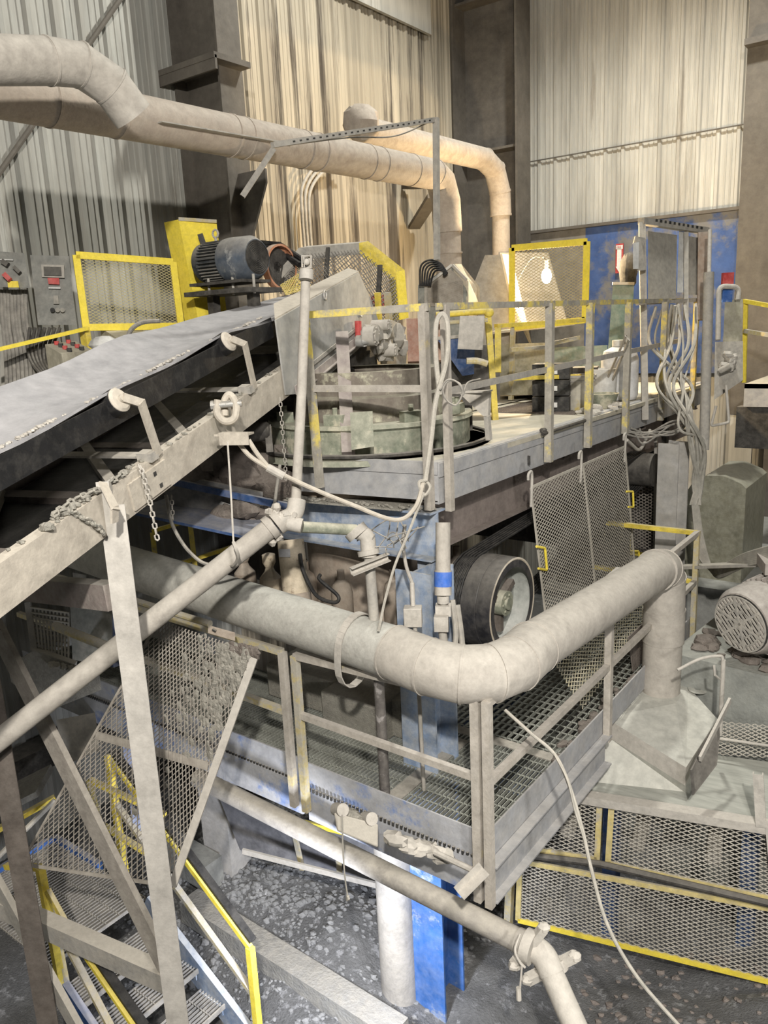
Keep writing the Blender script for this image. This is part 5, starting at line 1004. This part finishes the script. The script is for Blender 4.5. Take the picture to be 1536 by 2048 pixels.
q = M(); q.plate([fD(x, y, 12.1) for x, y in ((1000, 505), (1095, 505), (1135, 650), (1000, 655))], (0, .03, 0)); q.out('rear_plate', HG, t)
q = M(); q.box(SB + V((0, 0, -.02)), (.36, .36, .10)); q.out('collar', HG, t)
q = BU()
for k in range(6): q.tube(spline([fD(840 + k * 4, 572, 8.8), fD(842 + k * 5, 532 + k * 3, 8.8), fD(862 + k * 3, 520 + k * 4, 8.8), fD(884 + k * 2, 530 + k * 3, 8.8), fD(888, 552, 8.8)]), .011, 8)
q.out('black_cables', RUB, label='loops of black cable on top of the mesh-fronted hood', cat='cables', part='cable')
# yellow framed screen with bulb behind
t = thing('yellow_screen', fY(1098, 700, 8.7), 'large yellow-framed mesh screen in front of the glowing bulb', 'screen')
c4 = [fY(1024, 496, 8.7), fY(1174, 483, 8.7), fY(1170, 640, 8.7), fY(1024, 655, 8.7)]
mesh_panel(t, c4, .062, .034, .0048, mat('lit_yellow_mesh', (.62, .50, .22), .2, bump=0), YELB, .07)
M().bar(fY(1026, 655, 8.7), fY(1022, 800, 8.7), .05, .05).out('leg', YELD, t)
t = thing('work_light', fD(1093, 548, 10.4), 'bare glowing bulb hanging behind the large yellow screen', 'lamp')
q = M(); q.ball(fD(1093, 552, 10.4), .065, 10, (1, 1, 1.5)); q.out('bulb', emis('glowing_bulb', (1, .86, .55), 60), t)
q = M(); q.cyl(fD(1093, 552, 10.4) + V((0, 0, .08)), fD(1093, 552, 10.4) + V((0, 0, .2)), .03, 12); q.tube(spline([fD(1093, 552, 10.4) + V((0, 0, .2)), fD(1085, 515, 10.4), fD(1060, 520, 10.5), fD(1025, 580, 10.6)]), .008, 6); q.out('lamp_socket', BLACK, t)
# yellow rail structure mid
t = thing('yellow_gate', fD(1060, 700, 8.4), 'worn yellow swing gate frame behind the long upper guardrail', 'gate')
for a, b, w_ in (((992, 652), (1170, 640), .07), ((990, 758), (1160, 752), .05), ((975, 625), (992, 860), .06), ((996, 655), (996, 745), .06), ((1022, 700), (1092, 694), .035), ((1100, 688), (1160, 675), .035)): M().bar(fD(*a, 7.9 if a[0] < 1000 else 8.3), fD(*b, 7.9 if b[0] < 1000 else 8.3), w_, .04).out('gate_bar', YEL if w_ > .04 else YELD, t)
t = thing('pipe_rail', fD(930, 625, 7.3), 'yellow pipe rail with end knob carrying a dusty plate sign', 'rail')
M().cyl(fD(872, 630, 7.3), fD(976, 622, 7.3), .028, 12).out('pipe', YEL, t); M().cyl(fD(895, 645, 7.3), fD(975, 640, 7.3), .02, 10).out('pipe', YELD, t); q = M(); q.ball(fD(978, 625, 7.3), .045, 8); q.out('end_knob', YEL, t)
q = M(); q.plate([fD(920, 632, 7.2), fD(969, 632, 7.2), fD(965, 700, 7.2), fD(915, 698, 7.2)], (0, .006, 0)); q.out('plate_sign', PALE, label='blank dust-covered plate hanging from the yellow pipe rail', cat='sign')
t = thing('blue_chute', fD(915, 720, 7.5), 'dark blue tapered chute behind the looped rope', 'chute')
q = M(); q.add([fD(874, 678, 7.5), fD(950, 672, 7.5), fD(950, 672, 8.0), fD(874, 678, 8.0), fD(925, 752, 7.6), fD(948, 748, 7.6), fD(948, 748, 7.8), fD(925, 752, 7.8)], [(0, 4, 5, 1), (1, 5, 6, 2), (2, 6, 7, 3), (3, 7, 4, 0), (4, 7, 6, 5), (0, 1, 2, 3)]); q.out('chute_body', BLUEDK, t, smooth=False)
M().bar(fD(872, 677, 7.5), fD(952, 670, 7.5), .04, .03).out('chute_rim', GREY, t)
M().cyl(fD(881, 632, 7.8), fD(881, 722, 7.8), .055, 18).out('orange_cylinder', mat('coppery_cylinder', (.58, .30, .19), .25, patch=(.7, .62, .5), pamt=.35, pscale=3), label='orange-tan upright cylinder seen through the looped rope', cat='cylinder')
M().bar(fD(825, 640, 7.9), fD(828, 725, 7.9), .12, .12).out('rust_post', mat('rusty_red_post', (.38, .13, .07), .2), label='rust-red upright behind the corner post of the upper guardrail', cat='post')
M().tube(spline([fD(933, 722, 6.9), fD(955, 722, 6.9), fD(975, 728, 6.9)]), .028, 10).out('pale_pipe_end', YELD, label='short pale pipe stub under the dusty plate sign', cat='pipe')
t = thing('funnel_stand', fZ(975, 880, DZ), 'grey sheet funnel bracket on a short post at the deck edge', 'stand')
q = M(); q.plate([fD(920, 788, 6.3), fD(978, 784, 6.3), fD(976, 832, 6.3), fD(966, 832, 6.3)], (0, .04, 0)); q.out('funnel_plate', GREY, t); M().bar(fD(905, 785, 6.4), fD(980, 782, 6.25), .12, .012).out('top_plate', PALE, t); M().bar(fD(974, 832, 6.3), fD(978, 880, 6.35), .04, .04).out('stand_post', GREY, t)
M().bar(fD(935, 800, 6.9), fD(936, 862, 6.9), .08, .08).out('dark_post', DARK, label='short dark post behind the funnel bracket', cat='post')
# small things on the deck
def base(px, py): return fZ(px, py, DZ)
b = base(1105, 822)
for k in range(3):
    t = thing('storage_drawer', b + V((0, 0, .005 + k * .17)), ('bottom', 'middle', 'top')[k] + ' one of the three stacked black drawers beside the bucket', 'drawer', 'stacked black drawers')
    q = M(); q.box(b + V((0, 0, .083 + k * .17)), (.38, .3, .155), .3); db_ = q.out('drawer_box', BLACK, t)
    q = M(); q.box(b + V((.10, -.16, .083 + k * .17)), (.05, .02, .05), .3); q.out('drawer_latch', WHITE, db_, label='white latch')
b = base(1120, 805)
M().box(b + V((.25, .1, .2)), (.3, .3, .4), .3).out('dark_crate', DARK, label='dark crate between the stacked drawers and the bucket', cat='crate')
b = base(1160, 820)
t = thing('bucket', b, 'dirty white bucket with a yellow side standing by the guardrail', 'bucket')
q = M(); q.rev(b, (0, 0, 1), [(0, .01), (.13, .0), (.15, .36), (.135, .36), (.12, .03)], 28); q.out('bucket_body', mat('stained_bucket', (.66, .62, .52), .1, patch=(.75, .58, .12), pamt=.40, pscale=3, bump=0), t)
q = M(); q.rev(b + V((0, 0, .30)), (0, 0, 1), [(.15, 0), (.16, .0), (.16, .02), (.15, .02)], 28); q.rev(b + V((0, 0, .34)), (0, 0, 1), [(.15, 0), (.165, .0), (.165, .03), (.15, .03)], 28); q.out('bucket_rim', PALE, t)
b = base(1205, 805); t = thing('bucket', b, 'white bucket behind the guardrail post, left of the big white jug', 'bucket')
q = M(); q.rev(b, (0, 0, 1), [(0, .01), (.14, .0), (.16, .38), (.14, .38), (.12, .03)], 28); q.out('bucket_body', WHITE, t)
b = base(1255, 800) + V((-.1, 0, 0)); t = thing('plastic_jug', b, 'large white plastic jug with a round cap near the guardrail', 'jug')
q = M(); q.rev(b, (0, 0, 1), [(0, 0), (.19, .01), (.21, .06), (.21, .46), (.18, .56), (.10, .60), (.08, .61), (0, .61)], 32); jb_ = q.out('jug_body', mat('jug_white', (.80, .80, .80), .03, up=.12, rough=.4, bump=0), t)
q = M(); q.rev(b + V((0, 0, .61)), (0, 0, 1), [(.09, 0), (.09, .07), (0, .075)], 20); q.out('jug_cap', WHITE, jb_)
q = M(); q.tube([base(1200, 800) + V((0, 0, .05)), fD(1252, 672, 7.9), fD(1258, 680, 7.9), base(1212, 800) + V((0, 0, .05))], .012, 6); q.out('leaning_rod', GREY, label='bent double rod leaning against the guardrail beside the jug', cat='rod')
b = base(1218, 815)
t = thing('tool_basket', b + V((-.05, 0, 0)), 'low open metal basket beside the white jug', 'basket')
q = M(); q.rev(b + V((-.08, 0, 0)), (0, 0, 1), [(.13, .0), (.17, .14), (.18, .15), (.16, .15), (.12, .02), (0, .01)], 24); q.out('basket_body', GREEN, t)
q = M()
for i in range(24): q.lump(base(1180 + random.uniform(0, 75), 832 - random.uniform(0, 30)) + V((-.12, 0, .03)), random.uniform(.02, .05), (1.6, 1, .8), 4, .4)
q.out('scrap_rags', PALE, label='jumble of dusty rags and scrap along the deck edge by the jug', cat='scrap', kind='stuff')
q = M(); q.cyl(base(1180, 838), base(1085, 868), .015, 8); q.lump(base(1087, 866) + V((0, 0, .02)), .03, (1, 1, .8), 5); q.out('pry_bar', DARK, label='dark round-ended bar lying on the deck edge left of the bucket', cat='tool')
M().hexa([fD(x, y, d) for d in (9.5, 10.0) for x, y in ((1106, 695), (1215, 690), (1215, 760), (1106, 765))]).out('green_tank', mat('teal_green_tank', (.13, .22, .19), .25, up=.4), label='low green-grey machine casing behind the guardrail left of the tall green box', cat='casing')
t = thing('green_cabinet', fD(1240, 700, 10), 'tall tapered dark green casing with pale rim by the cabinets', 'casing')
q = M(); q.add([fD(1214, 725, 9.4), fD(1262, 725, 9.4), fD(1262, 725, 9.8), fD(1214, 725, 9.8), fD(1226, 568, 9.4), fD(1268, 568, 9.4), fD(1268, 568, 9.7), fD(1226, 568, 9.7)], [(0, 1, 5, 4), (1, 2, 6, 5), (2, 3, 7, 6), (3, 0, 4, 7), (4, 5, 6, 7)]); q.out('casing_body', DGRN, t, smooth=False)
M().bar(fD(1225, 567, 9.38), fD(1268, 567, 9.38), .03, .03).out('casing_rim', PALE, t)
M().lump(fD(1257, 545, 9.6), .13, (.8, .8, 1.8), 6, .12).out('black_bag', BLACK, label='black bag hanging above the tall green casing', cat='bag')
M().hexa([fD(x, y, d) for d in (9.6, 10.3) for x, y in ((1000, 688), (1100, 685), (1100, 790), (1000, 790))]).out('dark_machine', mat('olive_machine', (.20, .18, .09), .2, up=.5), label='dim olive machine body behind the yellow swing gate', cat='machine')
M().plate([fD(985, 668, 9.4), fD(1110, 655, 9.8), fD(1150, 650, 10.6), fD(1000, 660, 10.6)], (0, 0, .03)).out('warm_table_top', HG, label='warm-lit flat top plate behind the yellow swing gate', cat='table')
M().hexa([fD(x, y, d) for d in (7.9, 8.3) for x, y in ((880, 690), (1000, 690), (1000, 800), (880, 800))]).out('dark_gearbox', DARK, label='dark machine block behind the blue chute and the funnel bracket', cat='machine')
# ================================================================ LOWER PART
# lower slurry pipe with elbow
t = thing('slurry_pipe', fD(800, 1730, 5.3), 'dusty grooved pipe sloping down under the walkway to an elbow', 'pipe')
pa, pb = fD(395, 1555, 6.2), fD(1035, 1880, 4.75)
q = M(); q.cyl(pa, pb, .07, 24); q.out('pipe_run', mat('grey_stained_pipe', (.30, .28, .26), .4, up=.5, scale=5, patch=(.14, .13, .12), pamt=.33, pscale=5), t)
q = M(); el = arcpts([pb, fD(1088, 1908, 4.65), fD(1104, 1948, 4.6)], .3, 8); q.tube(el, .075, 24); q.out('elbow', PALE, t)
q = M(); q.cyl(fD(1104, 1948, 4.6), fD(1175, 2110, 4.35), .07, 24); q.out('pipe_run', PALE, t)
for (x, y), (ux, uy) in (((1058, 1893), (30, -38)), ((1102, 1936), (-48, 24))):
    a = fD(x, y, 4.66); b = fD(x + (12 if ux > 0 else 10), y + (6 if ux > 0 else 26), 4.64); d_ = (b - a).normalized(); q = M(); q.cyl(a - d_ * .03, a + d_ * .03, .098, 22)
    for s_ in (1, -1): e_ = fD(x + ux * s_, y + uy * s_, 4.62); q.lump(e_, .035, (1.1, 1, .8), 5, .1); q.bar(a, e_, .06, .045)
    q.out('grooved_coupling', PALE, t)
q = M(); q.tube(spline([fD(1040, 1868, 4.6), fD(1030, 1900, 4.55), fD(1040, 1925, 4.55), fD(1050, 1935, 4.55)]), .008, 6); q.cyl(fD(1044, 1930, 4.55), fD(1038, 2000, 4.55), .006, 6); q.cyl(fD(1037, 1975, 4.55), fD(1038, 2000, 4.55), .015, 8); q.out('pipe_hanger', PALE, label='wire hanger and turnbuckle at the elbow of the lower pipe', cat='hanger')
# long hose hanging over the rail to the bottom
q = M(); q.tube(spline([fD(1010, 1420, 4.9), fD(1060, 1465, 4.8), fD(1110, 1510, 4.75), fD(1140, 1575, 4.65), fD(1165, 1660, 4.6), fD(1183, 1740, 4.55), fD(1215, 1850, 4.5), fD(1275, 1955, 4.45), fD(1370, 2065, 4.4)]), .011, 8); q.out('long_hose', HOSE, label='long pale hose hanging over the right toe board down to the bottom edge', cat='hose')
q = M(); q.tube(spline([fD(1110, 1510, 4.73), fD(1135, 1560, 4.6), fD(1150, 1620, 4.6), fD(1172, 1690, 4.58), fD(1180, 1730, 4.55)]), .008, 6); q.out('thin_hose', HOSE, label='thinner second hose beside the long hanging hose', cat='hose')
# light box below walkway edge
t = thing('edge_light_box', fD(715, 1650, 5.0), 'pale weathered box with two round knobs fixed below the walkway toe board', 'box')
q = M(); q.hexa([fD(x, y, d) for d in (4.85, 5.05) for x, y in ((668, 1625), (756, 1648), (756, 1695), (674, 1662))]); q.out('box_body', mat('cream_box', (.60, .56, .48), .35, up=.3), t, bevel=.01)
for x, y in ((672, 1618), (730, 1636)): q = M(); q.cyl(fD(x, y, 4.95), fD(x + 14, y + 2, 4.85), .04, 16); q.out('round_knob', PALE, t)
q = M(); q.lump(fD(705, 1630, 4.95), .05, (1.6, 1, .7), 6, .2); q.out('dust_cap', MUDG, t)
q = M(); q.tube(spline([fD(684, 1630, 4.8), fD(686, 1700, 4.8), fD(690, 1755, 4.8), fD(695, 1790, 4.8)]), .005, 6); q.lump(fD(696, 1796, 4.8), .014, (1, 1, 1.4), 4); q.out('hanging_cord', HOSE, label='pale cord with a knob hanging from the weathered box', cat='cord')
t = thing('edge_bracket', fD(830, 1700, 4.8), 'crumpled dusty bracket and pipe under the walkway corner', 'bracket')
q = M(); 
for x, y in ((790, 1680), (815, 1690), (840, 1695), (865, 1700), (885, 1712)): q.lump(fD(x, y, 4.8), .06, (1.4, 1, .6), 6, .25)
q.out('crumpled_guard', PALE, t); q = M(); q.tube([fD(870, 1705, 4.7), fD(945, 1740, 4.5)], .018, 8); q.out('pipe_stub', PALE, t)
q = M(); q.angle(fD(915, 1785, 4.45), fD(965, 1735, 4.5), .07, .05, .008); q.out('angle_end', PALE, t)
# slate skirt panel with yellow frame under the walkway
t = thing('slate_panel', fD(600, 1700, 7.2), 'dark dusty sheet panel with yellow frame strips under the walkway', 'panel')
SP = mat('slate_dusty_panel', (.15, .15, .165), .25, up=.2, scale=4, dcol=(.30, .30, .31))
P_ = [fD(440, 1600, 7.3), fD(760, 1680, 6.6), fD(760, 1768, 6.6), fD(480, 1700, 7.3)]
q = M(); q.plate(P_, (0, .03, 0)); q.out('sheet', SP, t)
for a, b, m_ in (((585, 1640), (690, 1665), YELB), ((590, 1672), (605, 1740), YELD), ((676, 1700), (680, 1758), YELD), ((485, 1702), (760, 1772), PALE)): M().bar(fD(*a, 6.75), fD(*b, 6.75 if a[0] > 500 else 6.5), .05, .02, up=(0, 1, 0)).out('frame_strip', m_, t)
# gravel heaps
q = M(); n_ = 90; g0 = {}
def gz(x, y):
    from mathutils import noise as nz
    h = .45 * math.exp(-((x + 5.2) ** 2 / 1.6 + (y - 5.2) ** 2 / 1.2)) + .28 * math.exp(-((x + 3.8) ** 2 / .5 + (y - 4.4) ** 2 / .6)) + .12 * nz.noise(V((x * 1.3, y * 1.3, 0))) + .05 * nz.noise(V((x * 5, y * 5, 1)))
    h += .5 * max(0, min(1, (x + 2.0) / 1.5)) * max(0, min(1, (y - 3.2) / 1.5))
    return -.33 + max(0, h)
for i in range(n_ + 1):
    for j in range(n_ + 1): g0[i, j] = V((-7.9 + 9.4 * i / n_, .6 + 6.8 * j / n_, gz(-7.9 + 9.4 * i / n_, .6 + 6.8 * j / n_)))
q.add([g0[i, j] for i in range(n_ + 1) for j in range(n_ + 1)], [(i * (n_ + 1) + j, (i + 1) * (n_ + 1) + j, (i + 1) * (n_ + 1) + j + 1, i * (n_ + 1) + j + 1) for i in range(n_) for j in range(n_)])
GV = mat('grey_gravel_bed', (.13, .13, .13), .12, up=.15, scale=6, patch=(.36, .36, .37), pamt=.42, pscale=9, bump=1.5, dcol=(.33, .33, .33))
q.out('gravel_bed', GV, label='uneven bed of grey gravel and fines under the walkway', cat='gravel', kind='stuff')
q = M()
for i in range(3600):
    x = random.uniform(-6.8, -3.0); y = random.uniform(2.9, 6.3)
    if random.random() < .5: x = random.gauss(-5.0, .6); y = random.gauss(4.6, .6)
    r_ = random.choice((.010, .014, .014, .02, .03)) * random.uniform(.7, 1.3); q.lump((x, y, gz(x, y) + r_ * .2), r_, (1.2, 1, .8), 3, .3)
q.out('gravel_stones', mat('pale_gravel_stones', (.30, .30, .30), .3, up=.3, scale=14, patch=(.66, .66, .66), pamt=.40, pscale=3, bump=0, dcol=(.32, .32, .32)), label='loose pale stones scattered over the gravel under the walkway', cat='stones', kind='stuff', smooth=False)
q = M(); q.bar(fZ(380, 1810, -.1), fZ(800, 2080, -.1), .22, .22); q.out('concrete_kerb', mat('pale_kerb', (.36, .36, .35), .3, up=.3, scale=4, bump=1), label='low dusty concrete kerb crossing the gravel beside the stair rail', cat='kerb')
q = M(); q.bar(fZ(430, 1750, .1), fZ(330, 1690, .1), .2, .3); q.out('concrete_step', CONC, label='dark concrete step beside the square white column', cat='step')
# stairs
t = thing('steel_stairs', (-4.6, 2.8, -.3), 'blue steel stairs with grating treads at the lower left', 'stairs')
q = M(); q.bar((-5.05, 3.2, .60), (-3.60, 3.2, -.28), .05, .24, up=(0, 0, 1)); q.out('stringer', BLUED, t)
q = M(); q.bar((-5.05, 2.35, .60), (-3.60, 2.35, -.28), .05, .24, up=(0, 0, 1)); q.out('stringer', BLUE, t)
TRG = mat('stair_grating', (.24, .23, .22), .35, up=.5, bump=0)
q = M(); q.grate((-6.4, 2.35, .66), (1, 0, 0), 1.35, (0, 1, 0), .85, sp=.034, cr=.12, cw=.008); q.out('landing_grating', TRG, t)
M().bar((-5.7, 3.22, .62), (-6.4, 3.22, .62), .05, .16).out('landing_beam', BLUE, t); M().bar((-6.4, 3.2, .62), (-6.4, 2.35, .62), .05, .16).out('landing_beam', BLUE, t)
for k in range(5):
    x0 = -4.98 + k * .28; z0 = .47 - k * .172
    q = M(); q.grate((x0, 2.38, z0), (1, 0, 0), .26, (0, 1, 0), .8, sp=.03, cr=.12, cw=.008); q.bar((x0 + .27, 2.38, z0 - .01), (x0 + .27, 3.18, z0 - .01), .012, .04); q.out('tread', TRG, t)
    q = M(); q.bar((x0, 3.16, z0 - .05), (x0 + .26, 3.16, z0 - .05), .01, .08); q.out('tread_bracket', BLUED, t)
t = thing('stair_handrail', (-4.2, 3.2, .2), 'yellow handrail with black wrap on the right side of the blue stairs', 'handrail')
ra, rb = V((-5.3, 3.2, 1.86)), V((-3.82, 3.2, .79))
M().bar(ra, rb, .035, .04).out('top_rail', YELB, t); M().bar(ra + V((.02, .03, .04)), rb + V((0, .03, .03)), .06, .035).out('black_wrap', RUB, t)
M().bar(ra + V((0, 0, -.42)), rb + V((0, 0, -.42)), .045, .035).out('mid_rail', YELD, t)
M().bar(rb, (-3.82, 3.2, -.3), .05, .05).out('end_post', YELB, t); M().bar(ra, V((ra.x, ra.y, .6)), .05, .05).out('post', YEL, t)
t = thing('stair_handrail', (-5.0, 2.33, .6), 'dim yellow handrail with flaking paint on the left side of the blue stairs', 'handrail')
l1, l2 = fY(150, 1880, 2.33), fY(280, 2070, 2.33)
M().bar(fY(95, 1780, 2.33), l1, .03, .05).out('flaked_rail', mat('flaking_yellow', (.75, .58, .08), .1, patch=(.2, .17, .1), pamt=.42, pscale=14), t)
M().bar(l1, l2, .03, .03).out('top_rail', YELB, t); M().bar(l1 + V((0, .04, .03)), l2 + V((0, .04, .03)), .06, .03).out('black_wrap', RUB, t)
M().bar(fY(80, 1735, 2.33), fY(130, 2010, 2.33), .05, .05).out('post', YEL, t); M().bar(fY(98, 1790, 2.36), fY(140, 2010, 2.36), .04, .04).out('post', YELD, t)
M().bar(fY(12, 1732, 2.33), fY(82, 1735, 2.33), .04, .04).out('top_rail', YEL, t); M().bar(fY(130, 1880, 2.33), fY(230, 2070, 2.33), .045, .03).out('mid_rail', YELD, t)
t = thing('lower_yellow_rail', fD(50, 1640, 6.5), 'short yellow rail stub rising behind the mesh gate at the left edge', 'rail')
M().bar(fD(-20, 1668, 6.4), fD(110, 1595, 6.6), .05, .04).out('rail', YEL, t); M().cyl(fD(-10, 1720, 6.3), fD(110, 1600, 6.5), .022, 8).out('pipe', GREY, t)
# yellow frame seen through mesh gate
t = thing('guard_barrier', fD(230, 1600, 6.2), 'yellow rails seen through the crooked mesh gate', 'guard frame')
for a, b in (((180, 1560), (330, 1630)), ((178, 1560), (200, 1650)), ((205, 1650), (320, 1722))): M().bar(fD(*a, 6.2), fD(*b, 6.0), .045, .03).out('frame_bar', YEL, t)
M().bar(fD(262, 1480, 6.6), fD(285, 1660, 6.4), .14, .1).out('blue_post', BLUE, label='blue post seen through the crooked mesh gate', cat='post')
M().hexa([fD(x, y, d) for d in (7.2, 7.8) for x, y in ((112, 1440), (190, 1425), (200, 1500), (130, 1530))]).out('grey_tank', GREY, label='dim grey tank behind the braces at the lower left', cat='tank')
M().bar(fD(-30, 1620, 7.8), fD(90, 1560, 7.8), .5, .06).out('green_beam', MUDG, label='dusty green-grey beam low on the left wall', cat='beam')
M().box((-7.8, 3.5, .75), (.3, 6, .25)).out('dark_wall_beam', DARK, label='dark beam running along the foot of the left wall', cat='beam')
t = thing('shelf_item', fD(435, 1250, 5.6), 'rusty bracket block under the big duct above the mesh gate', 'bracket')
q = M(); q.hexa([fD(x, y, d) for d in (5.5, 5.65) for x, y in ((416, 1250), (470, 1265), (470, 1282), (416, 1266))]); q.out('block', TAN, t); M().bar(fD(425, 1258, 5.48), fD(432, 1262, 5.48), .02, .01).out('hole', BLACK, t)
# brown far-side mass under right guards
q = M()
for i in range(420):
    x = random.uniform(-2.2, .6); y = random.uniform(3.6, 6.0); r_ = random.uniform(.012, .035); q.lump((x, y, gz(x, y)), r_, (1.2, 1, .7), 3, .3)
q.out('rubble_bank', mat('reddish_rubble', (.24, .20, .18), .2, up=.25, scale=5, patch=(.42, .38, .35), pamt=.4, pscale=5, bump=.8, dcol=(.34, .30, .27)), label='bank of reddish brown rubble below the yellow bar at the lower right', cat='rubble', kind='stuff')

# pale box painted in for a lit patch high on the left wall
M().box((-7.9, 10.9, 10.45), (.06, 2.8, 1.4)).out('wall_light_patch', WR, label='painted pale light patch high on the brown streaked wall at the top of the photo', cat='sheet')
